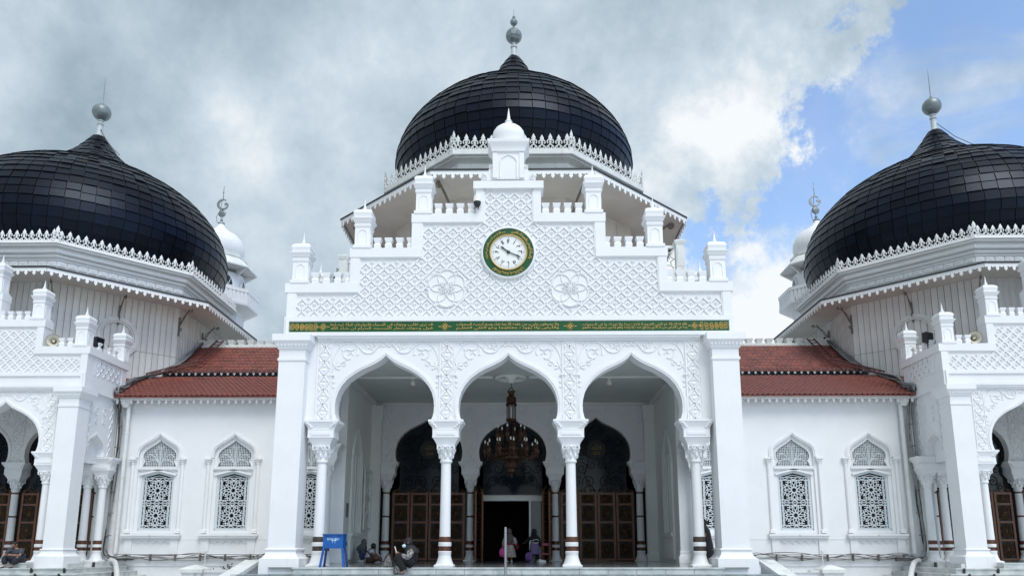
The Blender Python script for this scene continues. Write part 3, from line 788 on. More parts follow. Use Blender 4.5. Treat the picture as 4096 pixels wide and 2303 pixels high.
        for s in (-1, 1):
            mb = MB(); xs = sorted((s * 5.0, s * 5.34)); mb.box(xs[0], xs[1], yb + .42, yb + .44, 0, 3.6)
            gp = mb.build('side_glass', 'glass', p)
            mb = MB()
            for k_ in range(12):
                z0 = .1 + k_ * .2
                mb.bar((xs[0], yb + .40, z0), (xs[1], yb + .40, z0 + .34), .012, .012); mb.bar((xs[1], yb + .40, z0), (xs[0], yb + .40, z0 + .34), .012, .012)
            mb.build('mesh_screen', 'iron_grey', gp)
    else:
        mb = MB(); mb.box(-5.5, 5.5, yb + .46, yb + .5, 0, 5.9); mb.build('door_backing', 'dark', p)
        for s in (-1, 1):
            mb = MB(); xs = sorted((s * 5.30, s * 5.8)); mb.box(xs[0], xs[1], ys + .46, yb + .4, 0, 5.949); mb.build('side_wall', 'porch_in', p)
    return p

porch = build_porch(True, 'large central entrance porch with clock, stepped gable and green inscription', (0, 0, 0))
side_l = build_porch(False, 'left side porch with stepped gable, cut off by the left edge', (-20.64, 6.34, 0))
side_r = build_porch(False, 'right side porch with stepped gable, cut off by the right edge', (20.64, 6.34, 0))

# green inscription band with raised gilt lettering
gbn = MB().box(-5.745, 5.745, -.125, -.101, 6.003, 6.283).build('inscription_band', 'green', porch)
verse = ['الله لا إله إلا هو الحي القيوم لا تأخذه سنة ولا نوم له ما في السموات', 'وما في الأرض من ذا الذي يشفع عنده إلا بإذنه يعلم ما بين أيديهم وما خلفهم',
         'ولا يحيطون بشيء من علمه إلا بما شاء وسع كرسيه السموات', 'والأرض ولا يؤوده حفظهما وهو العلي العظيم', 'قد نرى تقلب وجهك في السماء فلنولينك قبلة ترضاها', 'فول وجهك شطر المسجد الحرام ان شاء الله']
for k, (xa, xb) in enumerate(((1.88, 4.72), (-1.42, 1.38), (-4.72, -1.92))):
    for r_, zz in ((0, 6.185), (1, 6.102)):
        put('lettering', text_mesh(shape(verse[2 * k + r_]), .3, .006, 'gold', fit=(xb - xa - .12, .125), offs=.001), gbn, ((xa + xb) / 2, -.133, zz), rot=RX)
for x in (-4.86, -1.66, 1.62, 4.86):
    mb = MB()
    for a_ in (.11, .07):
        mb.tube([(x - a_, -.128, 6.143), (x, -.128, 6.143 + a_), (x + a_, -.128, 6.143), (x, -.128, 6.143 - a_)], .009, 4, closed=True)
    for dx, dz in ((.035, 0), (-.035, 0), (0, .035), (0, -.035)): mb.ell((x + dx, -.13, 6.143 + dz), .02, .008, .02, 6, 3)
    for s in (-1, 1): mb.bar((x + s * .11, -.128, 6.143), (x + s * .17, -.128, 6.143), .018, .012)
    mb.build('gilt_diamond', 'gold', gbn)
for s in (-1, 1):
    mb = MB()
    for k in range(6):
        x = s * (5.05 + k * .125)
        for t in (-1, 1):
            mb.tube([(a, -.128, b) for a, b in spiral(x, 6.143 + t * .045, .062, .012, k + t, 1.3 * t, 12)], .008, 4)
        mb.tube([(x - .06, -.128, 6.143), (x, -.128, 6.21), (x + .06, -.128, 6.143), (x, -.128, 6.075)], .008, 4, closed=True)
    mb.build('gilt_scrollwork', 'gold', gbn)

# floor slab and steps in front of every porch
def steps(label, loc, main):
    t = thing('front_steps', label, 'steps', loc)
    def row(x0, x1, y0, y1, z0, z1, m, n):
        for k in range(n):
            a = x0 + (x1 - x0) * k / n; b = x0 + (x1 - x0) * (k + 1) / n
            j = random.uniform(0, .004)
            MB().box(a + .004, b - .004, y0 - j, y1, z0, z1).build('marble_slab', m, t)
    yb = 9.5 if main else 3.6
    MB().box(-5.33 if main else -6.2, 5.33 if main else 6.2, -.44, yb + 4, -.20, -.030).build('floor_core', 'marble', t)
    MB().box(-5.8, 5.8, .55 if not main else -.55, yb + .6, -.028, -.001).build('porch_floor', 'floor', t)
    row(-5.14, 5.14, -.87, -.55, -.031, 0.0, 'marble', 12)
    row(-5.10, 5.10, -.845, -.82, -.156, -.032, 'marble', 15)
    if not main:
        for s in (-1, 1): MB().box(*sorted((s * 5.0, s * 6.45)), .50, 2.34, -.156, 0).build('marble_slab', 'marble', t)
    for k in range(8):
        z1 = -.157 - k * .16
        e_ = .35 + .33 * k
        m = 'marble_dark' if main else 'marble'
        xo = 6.45 if main else 6.45 + .34 * (k + 1)
        MB().box(-xo, xo, -.85 - e_ + .04, 2.3, z1 - .165, z1 - .032).build('step_core', m, t)
        row(-xo - .02, xo + .02, -.85 - e_, -.45 if k == 0 else -.85 - e_ + .45, z1 - .031, z1, m, 14)
        if not main:
            for s in (-1, 1):
                xs = sorted((s * (xo + .02), s * (xo - .4))); MB().box(xs[0], xs[1], -.85 - e_ + .451, 2.29, z1 - .031, z1).build('marble_slab', m, t)
            for xx in (xo - .25 - .3 * (k % 2), xo - 1.3, -xo + .25 + .3 * (k % 2), -xo + 1.3):
                MB().box(xx - .035, xx + .035, -.85 - e_ - .006, -.85 - e_ + .1, z1 - .14, z1 + .003).build('grip_strip', 'black', t)
                MB().box(xx - .035, xx + .035, .45, .50, z1 - .14, z1 + .16).build('grip_strip', 'black', t)
    return t
steps('wide marble steps and polished floor of the central porch', (0, 0, 0), True)
steps('marble steps with black grip strips below the left side porch', (-20.64, 6.34, 0), False)
steps('marble steps with black grip strips below the right side porch', (20.64, 6.34, 0), False)
# ------------------------------------------------------------------ domed halls
CAMP = Vector(cam.location)
S22, C22 = math.sin(PI / 8), math.cos(PI / 8)
def spline_profile(P, k=8):
    return [(p[0], p[1]) for p in catmull([(a, b, 0) for a, b in P], k)]
def resample(P, step):
    L = [0]
    for a, b in zip(P, P[1:]): L.append(L[-1] + math.hypot(b[0] - a[0], b[1] - a[1]))
    n = max(2, int(round(L[-1] / step))); out = []
    for i in range(n + 1):
        d = L[-1] * i / n; j = 0
        while j < len(L) - 2 and L[j + 1] < d: j += 1
        t = (d - L[j]) / max(L[j + 1] - L[j], 1e-9)
        out.append((P[j][0] + (P[j + 1][0] - P[j][0]) * t, P[j][1] + (P[j + 1][1] - P[j][1]) * t))
    return out

# one leaf of the cresting: pierced scrollwork with a pointed bud
mb = MB()
mb.box(-.17, .17, -.02, .02, 0, .025)
for s in (-1, 1):
    mb.tube([(s * p[0], 0, p[1]) for p in catmull([(.16, .02, 0), (.11, .09, 0), (.02, .15, 0), (-.03, .22, 0), (.02, .28, 0), (.10, .27, 0), (.13, .22, 0), (.09, .18, 0)], 3)], .022, 4, flat=.8)
    mb.tube([(s * p[0], 0, p[1]) for p in catmull([(.02, .02, 0), (.07, .07, 0), (.15, .09, 0)], 3)], .02, 4)
mb.add([(-.05, 0, .27), (-.085, 0, .35), (0, 0, .47), (.085, 0, .35), (.05, 0, .27), (0, -.04, .35), (0, .04, .35)], [(0, 1, 5), (1, 2, 5), (2, 3, 5), (3, 4, 5), (4, 0, 5), (1, 0, 6), (2, 1, 6), (3, 2, 6), (4, 3, 6), (0, 4, 6)])
CREST_M = M['cornice']
ME_CRESTLEAF = mb.mesh('crest_leaf', CREST_M, 50)
mb2 = MB(); mb2.v = list(mb.v); mb2.f = list(mb.f)
ME_CRESTLEAF_W = mb2.mesh('crest_leaf', 'weathered', 50)
mb = MB()
mb.box(-.17, .17, -.01, .05, -.105, .105)
mb.box(-.13, .13, -.022, -.0, -.085, .085)
for s in (-1, 1): mb.bar((-.09, -.025, -s * .06), (.09, -.025, s * .06), .025, .02)
mb.ell((0, -.03, 0), .03, .02, .03, 5, 3)
ME_FRIEZE = mb.mesh('frieze_panel', CREST_M, 20)

def scallop_poly(L, h, n):
    """outline of a fretted eaves board: straight top, pendants along the lower edge"""
    P = [(-L / 2, 0)]; w_ = L / n
    for k in range(n):
        x = -L / 2 + k * w_
        P += [(x, -h * .45), (x + w_ * .10, -h * .55), (x + w_ * .14, -h * .42), (x + w_ * .30, -h * .42), (x + w_ * .34, -h * .62), (x + w_ * .26, -h * .72), (x + w_ * .38, -h * .80), (x + w_ * .5, -h), (x + w_ * .62, -h * .80), (x + w_ * .74, -h * .72), (x + w_ * .66, -h * .62), (x + w_ * .70, -h * .42), (x + w_ * .86, -h * .42), (x + w_ * .90, -h * .55)]
    P += [(L / 2, -h * .45), (L / 2, 0)]
    return P

def domed_hall(main, label, loc):
    t = thing('domed_hall', label, 'domed building', loc)
    R1, h1, R2, h2, RW = (8.2, 14.62, 6.33, 16.38, 5.72) if main else (8.12, 10.92, 7.0, 12.37, 6.45)
    wp = 'weathered' if main else 'cornice'
    if main:
        prof = [(4.9, 16.2), (5.2, 16.9), (5.45, 17.5), (5.65, 18.2), (5.64, 18.75), (5.32, 19.6), (4.72, 20.45), (4.0, 21.15), (3.05, 21.82), (2.3, 22.15), (1.75, 22.45), (1.32, 22.85), (.98, 23.35), (.66, 23.95), (.42, 24.33), (.24, 24.62)]
    else:
        prof = [(5.5, 12.2), (5.9, 12.7), (6.25, 13.35), (6.42, 14.0), (6.35, 14.7), (6.02, 15.6), (5.45, 16.4), (4.7, 17.1), (3.75, 17.72), (2.9, 18.15), (2.2, 18.5), (1.65, 18.9), (1.20, 19.3), (.84, 19.72), (.54, 20.12), (.30, 20.5)]
    P = spline_profile(prof)
    # dome: underlay and rows of shingles
    dm = MB().lathe([(r_ - .05, z) for r_, z in P[::3]] + [(P[-1][0] - .05, P[-1][1])], n=48).build('dome_shell', 'shell', t)
    rows = resample(P, .39 if main else .42)
    items = []; n_per = 64 if main else 72
    inv = Vector((CAMP.x - loc[0], CAMP.y - loc[1], CAMP.z))
    for i in range(len(rows) - 1):
        (r0, z0), (r1, z1) = rows[i], rows[i + 1]
        rm = (r0 + r1) / 2
        n = n_per if rm > 2.6 else (40 if rm > 1.0 else 24)
        dr, dz = r1 - r0, z1 - z0; ln = math.hypot(dr, dz); nr, nz = dz / ln, -dr / ln
        ov = .06
        ra, za = r0 - dr / ln * ov + nr * .036, z0 - dz / ln * ov + nz * .036
        rb, zb = r1 + nr * .006, z1 + nz * .006
        a = PI / n * .945
        vs = []
        for (rr, zz, d) in ((ra, za, 0), (rb, zb, 0), (ra, za, .022), (rb, zb, .02)):
            for q in (-a, 0, a):
                vs.append(((rr - nr * d) * math.cos(q), (rr - nr * d) * math.sin(q), zz - nz * d))
        fs = [(0, 1, 4, 3), (1, 2, 5, 4), (6, 9, 10, 7), (7, 10, 11, 8), (0, 6, 7, 1), (1, 7, 8, 2), (0, 3, 9, 6), (2, 8, 11, 5)]
        me = None
        for k in range(n):
            q = 2 * PI * (k + .5 * (i % 2) * 0) / n + .004 * math.sin(i * 1.7)
            nv = Vector((nr * math.cos(q), nr * math.sin(q), nz)); pv = Vector((rm * math.cos(q), rm * math.sin(q), (z0 + z1) / 2))
            vd = inv - pv; dist = vd.length; px = loc[0] + pv.x; 
            f_ = nv.dot(vd) / dist
            vis = f_ * (rm / n) * ln / dist ** 2
            if pv.z < h2 + .25: vis *= .2
            dy = loc[1] + pv.y - CAMP.y
            if abs((px - CAMP.x) / dy) > .69: vis = -1
            items.append((vis, i, q, vs, fs))
    items.sort(key=lambda x: -x[0])
    meshes = {}
    mbs = MB()
    for c, (vis, i, q, vs, fs) in enumerate(items):
        jit = random.gauss(0, .006)
        if c < 300:
            if i not in meshes:
                m_ = MB(); m_.add(vs, fs); meshes[i] = m_.mesh('shingle', 'shingle', 50)
            o = put('shingle', meshes[i], dm, (random.gauss(0, .004), random.gauss(0, .004), random.gauss(0, .012)), q, (0, 0, q))
        else:
            mbs.add(vs, fs, Matrix.Translation((random.gauss(0, .004), random.gauss(0, .004), random.gauss(0, .006))) @ Matrix.Rotation(q, 4, 'Z') @ Matrix.Identity(4))
    tag(mbs.build('shingles', 'shingle', dm, ang=50), kind='stuff')
    if main:
        MB().lathe([(1.70, 22.36), (1.95, 22.66), (1.93, 22.70), (.80, 23.55)], n=48, cap=False).build('dark_collar', 'shell', dm)
    # finial
    if main:
        f = MB().lathe([(.30, 24.50), (.27, 24.6), (.20, 24.66), (.19, 24.78), (.15, 24.82), (.14, 25.02), (.125, 25.12), (.17, 25.16), (.17, 25.23), (.10, 25.27), (.09, 25.5)], n=16).build('finial', 'pale_lead', t)
        for (z, r_) in ((25.82, .41), (26.60, .19)):
            bm = bmesh.new(); bmesh.ops.create_icosphere(bm, subdivisions=2, radius=1.0)
            gm = bpy.data.meshes.new('faceted_ball'); bm.to_mesh(gm); bm.free()
            # dual of the icosphere: flat polygonal facets
            bm = bmesh.new(); bm.from_mesh(gm); cs = {}
            nb = bmesh.new()
            for fc in bm.faces: cs[fc.index] = nb.verts.new(fc.calc_center_median().normalized() * r_)
            for v in bm.verts:
                cen = [fc for fc in v.link_faces]; nrm = v.co.normalized(); ref = nrm.orthogonal().normalized(); tg = nrm.cross(ref)
                cen.sort(key=lambda fc: math.atan2((fc.calc_center_median() - v.co).dot(tg), (fc.calc_center_median() - v.co).dot(ref)))
                nb.faces.new([cs[fc.index] for fc in cen])
            nb.to_mesh(gm); nb.free(); bm.free(); gm.materials.append(M['lead'])
            put('faceted_ball', gm, f, (0, 0, z))
        MB().lathe([(.05, 26.15), (.06, 26.23), (.09, 26.28), (.05, 26.34), (.04, 26.45)], n=10).build('collar', 'lead', f)
        MB().lathe([(.04, 26.75), (.075, 26.84), (.08, 26.89), (.03, 26.94), (.018, 27.0), (.010, 27.36), (.002, 27.40)], n=10).build('spike', 'lead', f)
    else:
        f = MB().lathe([(.36, 20.36), (.33, 20.44), (.20, 20.55), (.14, 20.68), (.13, 21.1), (.12, 21.15), (.16, 21.19), (.16, 21.25), (.11, 21.28), (.11, 21.34), (.15, 21.38), (.15, 21.42), (.08, 21.46)], n=16).build('finial', 'pale_lead', t)
        MB().ell((0, 0, 21.87), .44, .44, .43, 24, 14).build('ball', 'lead', f)
        MB().lathe([(.06, 22.27), (.075, 22.32), (.045, 22.42), (.025, 22.5), (.015, 23.5), (.003, 23.95)], n=8).build('spike', 'lead', f)
        MB().tube([(.1, -.1, 20.9), (.7, -.45, 20.0), (1.7, -1.0, 19.0)], .016, 5).build('stay_wire', 'cable', f)
    # cornice under the dome
    if main:
        CP = [(5.6, 15.2), (5.72, 15.25), (5.75, 15.68), (5.88, 15.72), (5.90, 15.80), (5.82, 15.85), (5.85, 15.97), (6.08, 16.06), (6.18, 16.09), (6.18, 16.13), (6.31, 16.15), (6.33, 16.18), (6.33, 16.38), (5.2, 16.5)]
    else:
        CP = [(6.40, 11.1), (6.43, 11.70), (6.50, 11.72), (6.50, 11.77), (6.57, 11.80), (6.62, 11.86), (6.62, 11.90), (6.56, 11.92), (6.68, 11.95), (6.73, 11.99), (6.73, 12.02), (6.66, 12.04), (6.70, 12.13), (6.84, 12.18), (6.90, 12.19), (6.90, 12.24), (6.98, 12.26), (7.0, 12.28), (7.0, 12.37), (5.6, 12.5)]
    cn = MB().lathe(CP, n=8, off=PI / 8).build('cornice', wp, t, ang=20)
    ME_L = ME_CRESTLEAF_W if main else ME_CRESTLEAF
    nl = 14 if main else 18
    for k in (-2, -1, -3, 0, -4):
        am = k * PI / 4
        ln = 2 * (R2 - .06) * S22; ap = (R2 - .06) * C22
        for i in range(nl):
            u = (i + .5) / nl - .5
            x = ap * math.cos(am) - u * ln * math.sin(am); y = ap * math.sin(am) + u * ln * math.cos(am)
            o = put('crest_leaf', ME_L, cn, (x, y, h2 - .005), am + PI / 2)
            o.scale = (ln / nl / .34, 1.2, (1.42 if main else .98) + .12 * (i % 2))
        for s in (-.5,):
            x = (R2 - .05) * math.cos(am - PI / 8); y = (R2 - .05) * math.sin(am - PI / 8)
            o = put('crest_leaf', ME_L, cn, (x, y, h2 - .004), am - PI / 8 + PI / 2); o.scale = (.85, 1.3, 1.85 if main else 1.35)
    if not main:
        for k in (-2, -1, -3, 0, -4):
            am = k * PI / 4; n = 13; ln = 2 * 6.46 * S22; ap = 6.46 * C22
            for i in range(n):
                u = (i + .5) / n - .5
                put('frieze_panel', ME_FRIEZE, cn, (ap * math.cos(am) - u * ln * math.sin(am), ap * math.sin(am) + u * ln * math.cos(am), 11.59), am + PI / 2)
    # skirt roof with dark edge and fretted boards
    zr = h1 + (.72 if main else .42)
    sk = MB().lathe([(R1, h1 - .06), (R1, h1), (5.7 if main else 6.42, zr), (5.7 if main else 6.42, zr - .1)], n=8, off=PI / 8).build('skirt_roof', 'slate', t, ang=10)
    ME_SC = MB().prism(scallop_poly(2 * (R1 - .05) * S22 - .02, .34 if main else .30, 18 if main else 20), -.012, .012).mesh('fretted_board', 'cornice', 0)
    for k in (-2, -1, -3, 0, -4):
        am = k * PI / 4; ap = (R1 - .05) * C22
        put('fretted_board', ME_SC, sk, (ap * math.cos(am), ap * math.sin(am), h1 - .065), am + PI / 2)
    so = MB().lathe([(R1 - .12, h1 - .09), (RW - .05, h1 + (.50 if main else .30)), (RW - .05, h1 + (.53 if main else .33)), (R1 - .12, h1 - .07)], n=8, off=PI / 8).build('soffit', 'beige', t, ang=10)
    # drum walls
    zb = 6.0 if main else 6.22
    MB().lathe([(RW - .12, zb), (RW - .12, h1 + .2)], n=8, off=PI / 8).build('drum_core', 'iron_grey', t, ang=10)
    fl = 2 * RW * S22; ap = RW * C22
    if not main:
        n = 20; bw = fl / n
        def board(z0, z1):
            mb = MB(); mb.box(-bw / 2 + .009, bw / 2 - .009, -.012, .05, z0, z1); mb.box(bw / 2 - .05, bw / 2 - .015, -.034, -.012, z0, z1)
            return mb.mesh('wall_board', 'board', 0)
        ME_BU, ME_BL = board(8.62, h1 + .28), board(zb, 8.605)
        for k in (-2, -1, -3, 0, -4):
            am = k * PI / 4
            for i in range(n):
                if k == 0 and loc[0] > 0 or k == -4 and loc[0] < 0: 
                    continue
                u = ((i + .5) / n - .5) * fl
                x, y = (ap - .055) * math.cos(am) - u * math.sin(am), (ap - .055) * math.sin(am) + u * math.cos(am)
                for me in (ME_BU, ME_BL): put('wall_board', me, t, (x, y, 0), am + PI / 2)
        for k in (-2, -1, -3):
            am = k * PI / 4; mb = MB()
            for r0, r1_, d in ((.62, .68, .05), (.69, .77, .09), (.78, .86, .055)):
                A_ = [(math.cos(i * PI / 16) * r0, math.sin(i * PI / 16) * r0) for i in range(33)]; B_ = [(math.cos(i * PI / 16) * r1_, math.sin(i * PI / 16) * r1_) for i in range(33)]
                mb.band(A_, B_, -d, .03)
            mb.build('round_moulding', 'ring', t, ((ap + .0) * math.cos(am), (ap + .0) * math.sin(am), 9.05), am + PI / 2, ang=30)
    else:
        for k in (-2, -1, -3, 0, -4):
            am = k * PI / 4; n = 4
            for i in range(n):
                u = ((i + .5) / n - .5) * fl
                x, y = (ap - .03) * math.cos(am) - u * math.sin(am), (ap - .03) * math.sin(am) + u * math.cos(am)
                MB().box(-fl / n / 2 + .012, fl / n / 2 - .012, -.015, .04, zb, h1 + .48).build('wall_panel', 'beige', t, (x, y, 0), am + PI / 2)
            mb = MB(); Q = [(-.55, 9.5), (-.55, 11.2), (-.5, 11.6), (-.3, 12.0), (0, 12.4), (.3, 12.0), (.5, 11.6), (.55, 11.2), (.55, 9.5)]
            mb.band(Q, offset(Q, .14), -.09, .0); mb.band(offset(Q, .14), offset(Q, .22), -.05, .0)
            wn = mb.build('arched_window', 'beige', t, ((ap + .0) * math.cos(am), (ap + .0) * math.sin(am), 0), am + PI / 2, ang=30)
            MB().prism(Q, -.03, -.012).build('pane', 'glass', wn)
            mb = MB()
            for i in range(-4, 5):
                mb.bar((-.5, -.045, 10.6 + i * .22), (.5, -.045, 11.2 + i * .22), .02, .02) if i < 3 else None
                mb.bar((.5, -.05, 10.6 + i * .22), (-.5, -.05, 11.2 + i * .22), .02, .02) if i < 3 else None
            mb.build('window_lattice', 'iron_grey', wn)
            # patch of bare timber where the soffit has opened
            if k in (-2, -1, -3):
                for u in (-.9, 1.3):
                    x, y = (ap + .6) * math.cos(am) - u * math.sin(am), (ap + .6) * math.sin(am) + u * math.cos(am)
                    MB().add([(-.6, -.10, .10), (.65, -.02, .08), (.2, .08, .05), (-.35, .06, .06), (-.6, -.10, .12), (.65, -.02, .10), (.2, .08, .07), (-.35, .06, .08)], [(0, 1, 2, 3), (4, 7, 6, 5), (0, 4, 5, 1), (1, 5, 6, 2), (2, 6, 7, 3), (3, 7, 4, 0)]).build('bare_timber', 'rot', t, (x, y, h1 + .22), am + PI / 2)
    # iron brackets under the eaves
    for k in (-2, -1, -3, 0, -4):
        am = k * PI / 4
        for u, corner in ((-.5, True), (0.0, False)):
            if corner: a2, r_ = am - PI / 8, RW
            else: a2, r_ = am, ap
            if main and not corner: continue
            if main:
                Q = [(r_ + .04, h1 - 3.0), (r_ + .10, h1 - 2.3), (r_ + .35, h1 - 1.4), (r_ + .95, h1 - .65), (r_ + 1.75, h1 - .18)]
                S1 = [(a, b) for a, b in spiral(r_ + 1.75, h1 - .32, .14, .03, PI / 2, -1.3, 10)]; S2 = [(a, b) for a, b in spiral(r_ + .24, h1 - 3.0, .2, .03, PI, 1.4, 12)]
                rad = .055
            else:
                Q = [(r_ + .03, h1 - 1.15), (r_ + .08, h1 - .75), (r_ + .3, h1 - .45), (r_ + .75, h1 - .22)]
                S1 = spiral(r_ + .70, h1 - .30, .09, .02, PI / 2, -1.2, 8); S2 = spiral(r_ + .11, h1 - 1.05, .10, .02, PI, 1.3, 10)
                rad = .019
            mb = MB()
            for PP in (catmull([(a, b, 0) for a, b in Q], 3), [(a, b, 0) for a, b in S1], [(a, b, 0) for a, b in S2]):
                mb.tube([(p[0], 0, p[1]) for p in PP], rad, 5)
            if not main: mb.box(r_ - .01, r_ + .04, -.03, .03, h1 - 1.35, h1 - .5); mb.bar((r_ + .04, 0, h1 - .9), (r_ + .55, 0, h1 - .2), .035, .035, (0, 1, 0))
            mb.build('eaves_bracket', 'iron_grey', t, rz=a2)
    # hall body below the drum
    if main:
        mb = MB(); mb.box(-5.9, 5.9, -5.0, -4.8, 3.7, 8.9)
        mb.box(-5.9, -5.75, -4.8, 9, -.1, 8.9); mb.box(5.75, 5.9, -4.8, 9, -.1, 8.9); mb.box(-5.75, 5.75, 8.8, 9, -.1, 8.9); mb.box(-5.75, 5.75, -4.8, 8.8, 8.7, 8.9)
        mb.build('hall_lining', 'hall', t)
        mb = MB(); mb.box(-6.05, -5.91, -5.0, 9.2, -.1, 8.95); mb.box(5.91, 6.05, -5.0, 9.2, -.1, 8.95); mb.box(-5.9, 5.9, -5.12, -5.01, 6.0, 8.95); mb.box(-5.9, 5.9, 9.01, 9.2, -.1, 8.95)
        mb.build('outer_wall', 'plaster', t)
        MB().box(-5.74, 5.74, -4.79, 8.79, -.05, -.003).build('hall_floor', 'floor', t)
        MB().box(-6.5, 6.5, -9.0, -5.13, 8.1, 8.35).build('roof_terrace', 'weathered', t)
        for s in (-1, 1):
            mb = MB(); x = s * 5.96
            mb.sq([(.165, 0), (.165, .06), (.145, .07), (.145, .95), (.155, .97), (.20, 1.08), (.205, 1.12), (.06, 1.2)], x, -8.7); mb.box(x - .10, x + .10, -8.86, -8.84, .16, .86)
            post = mb.build('balustrade_post', 'weathered', t, (0, 0, 9.52 if s < 0 else 10.03), ang=25)
            zz = 9.52 if s < 0 else 10.03
            mb = MB(); x0, x1 = sorted((s * 5.80, s * 5.10))
            mb.box(x0, x1, -8.75, -8.65, 0, .07); mb.box(x0, x1, -8.75, -8.65, .88, .97)
            cx_ = (x0 + x1) / 2; cz = .475
            star = [(cx_ + (.30 if i % 2 == 0 else .2) * math.cos(i * PI / 8), cz + (.34 if i % 2 == 0 else .24) * math.sin(i * PI / 8)) for i in range(16)]
            mb.tube([(a, -8.7, b) for a, b in star], .03, 4, closed=True)
            for i in range(0, 16, 2):
                mb.bar((star[i][0], -8.7, star[i][1]), (min(max(cx_ + .42 * math.cos(i * PI / 8), x0), x1), -8.7, min(max(cz + .48 * math.sin(i * PI / 8), .03), .93)), .05, .05)
            mb.build('star_panel', 'weathered', t, (0, 0, zz))
            MB().box(*sorted((s * 5.0, s * 6.35)), -8.95, -8.45, 8.35, zz).build('balustrade_base', 'weathered', t)
    return t

hall_m = domed_hall(True, 'central black shingled dome above the porch, with two faceted balls on its finial', (0, 15.05, 0))
hall_l = domed_hall(False, 'left black shingled dome over a drum of pale boards', (-20.64, 15.25, 0))
hall_r = domed_hall(False, 'right black shingled dome over a drum of pale boards', (20.64, 15.25, 0))

# ------------------------------------------------------------------ minarets
def minaret(label, loc):
    t = thing('minaret', label, 'minaret', loc)
    o8 = PI / 8
    MB().lathe([(1.72, 0), (1.70, 14.1), (1.78, 14.2), (1.78, 14.4)], n=8, off=o8).build('lower_shaft', 'plaster', t, ang=20)
    MB().lathe([(1.78, 14.35), (2.1, 14.45), (2.5, 14.62), (2.52, 14.72), (2.52, 14.80), (1.6, 14.82)], n=8, off=o8).build('balcony_floor', 'plaster', t, ang=20)
    mb = MB()
    mb.lathe([(2.46, 14.80), (2.50, 14.80), (2.50, 14.98), (2.46, 14.98)], n=8, off=o8, cap=False); mb.lathe([(2.44, 15.42), (2.52, 15.42), (2.52, 15.62), (2.44, 15.62)], n=8, off=o8, cap=False)
    mb.lathe([(2.45, 14.9), (2.455, 14.9), (2.455, 15.5), (2.45, 15.5)], n=8, off=o8, cap=False)
    for k in range(8):
        am = k * PI / 4; ln = 2 * 2.48 * S22; ap = 2.48 * C22
        for i in range(8):
            u = ((i + .5) / 8 - .5) * ln
            mb.box(-.085, .085, -.02, .03, 14.98, 15.42, Matrix.Translation((ap * math.cos(am) - u * math.sin(am), ap * math.sin(am) + u * math.cos(am), 0)) @ Matrix.Rotation(am + PI / 2, 4, 'Z'))
    mb.build('balcony_railing', 'plaster', t, ang=20)
    MB().lathe([(1.60, 14.8), (1.58, 16.75)], n=24).build('upper_shaft', 'plaster', t)
    for k in range(8):
        am = k * PI / 4 - PI / 2
        mb = MB(); Q = [(-.26, 15.2), (-.26, 16.05), (-.2, 16.25), (0, 16.5), (.2, 16.25), (.26, 16.05), (.26, 15.2)]
        mb.band(Q, offset(Q, .09), -.06, .04)
        wn = mb.build('window', 'plaster', t, (1.60 * math.cos(am), 1.60 * math.sin(am), 0), am + PI / 2)
        MB().prism(Q, -.012, .0).build('pane', 'glass_green', wn)
        mb = MB(); mb.box(-.26, .26, -.04, -.013, 15.85, 15.92); mb.bar((0, -.03, 15.9), (.15, -.03, 16.3), .03, .02); mb.bar((0, -.03, 15.9), (-.15, -.03, 16.3), .03, .02); mb.build('glazing_bar', 'plaster', wn)
        mb = MB(); mb.prism([(0, 16.55), (.62, 16.95), (.62, 17.0), (0, 17.0)], -.06, .06); mb.build('eaves_rib', 'plaster', t, (1.55 * math.cos(am + .39), 1.55 * math.sin(am + .39), 0), am + .39)
    MB().lathe([(1.55, 16.95), (2.25, 17.02), (2.32, 17.05), (2.32, 17.13), (1.9, 17.55), (1.65, 17.72), (1.62, 17.76), (1.68, 17.8), (1.68, 17.95), (1.5, 18.0)], n=8, off=o8).build('eaves', 'weathered', t, ang=20)
    MB().lathe([(1.36, 17.98), (1.46, 18.15), (1.50, 18.45), (1.46, 18.8), (1.30, 19.15), (1.0, 19.45), (.65, 19.66), (.38, 19.85), (.22, 20.05), (.16, 20.22)], n=24).build('cap_dome', 'plaster', t)
    f = MB().lathe([(.16, 20.2), (.22, 20.25), (.2, 20.3), (.07, 20.35), (.09, 20.5), (.05, 20.55), (.05, 20.7), (.03, 21.1), (.03, 21.15)], n=8).build('finial', 'lead', t)
    mb = MB(); mb.ell((0, 0, 20.92), .24, .06, .24, 14, 8); mb.build('disc', 'lead', f)
    mb = MB(); A_ = [(.36 * math.cos(a), .36 * math.sin(a)) for a in [R(60) + i * R(300) / 20 * 1.0 for i in range(21)]]
    B_ = [(.05 + .27 * math.cos(a), .02 + .27 * math.sin(a)) for a in [R(52) + i * R(316) / 20 for i in range(21)]]
    mb.band(A_, B_, -.05, .05); mb.build('crescent', 'steel', f, (0, 0, 21.52), ang=30)
    st = [((.14 if i % 2 == 0 else .06) * math.cos(i * PI / 5 + .3), (.14 if i % 2 == 0 else .06) * math.sin(i * PI / 5 + .3)) for i in range(10)]
    MB().prism(st, -.04, .04).build('star', 'steel', f, (.2, 0, 21.55))
    MB().lathe([(.03, 21.88), (.02, 22.3), (.05, 22.33), (.02, 22.4), (.015, 22.75), (.003, 22.8)], n=6).build('rod', 'lead', f)
    MB().tube([(-.25, -.05, 20.3), (-.32, -.05, 20.7), (-.1, -.02, 21.2), (-.05, 0, 21.9)], .015, 4).build('lightning_wire', 'cable', f)
    MB().tube(catmull([(-.4, -1.75, 17.4), (.15, -1.85, 16.6), (.1, -1.75, 15.9), (.4, -2.55, 15.5), (.5, -2.58, 14.5), (.3, -1.9, 13.6)], 5), .014, 4).build('hanging_wire', 'cable', t)
    return t
minaret('white minaret behind the left black dome', (-18.27, 25.0, 0))
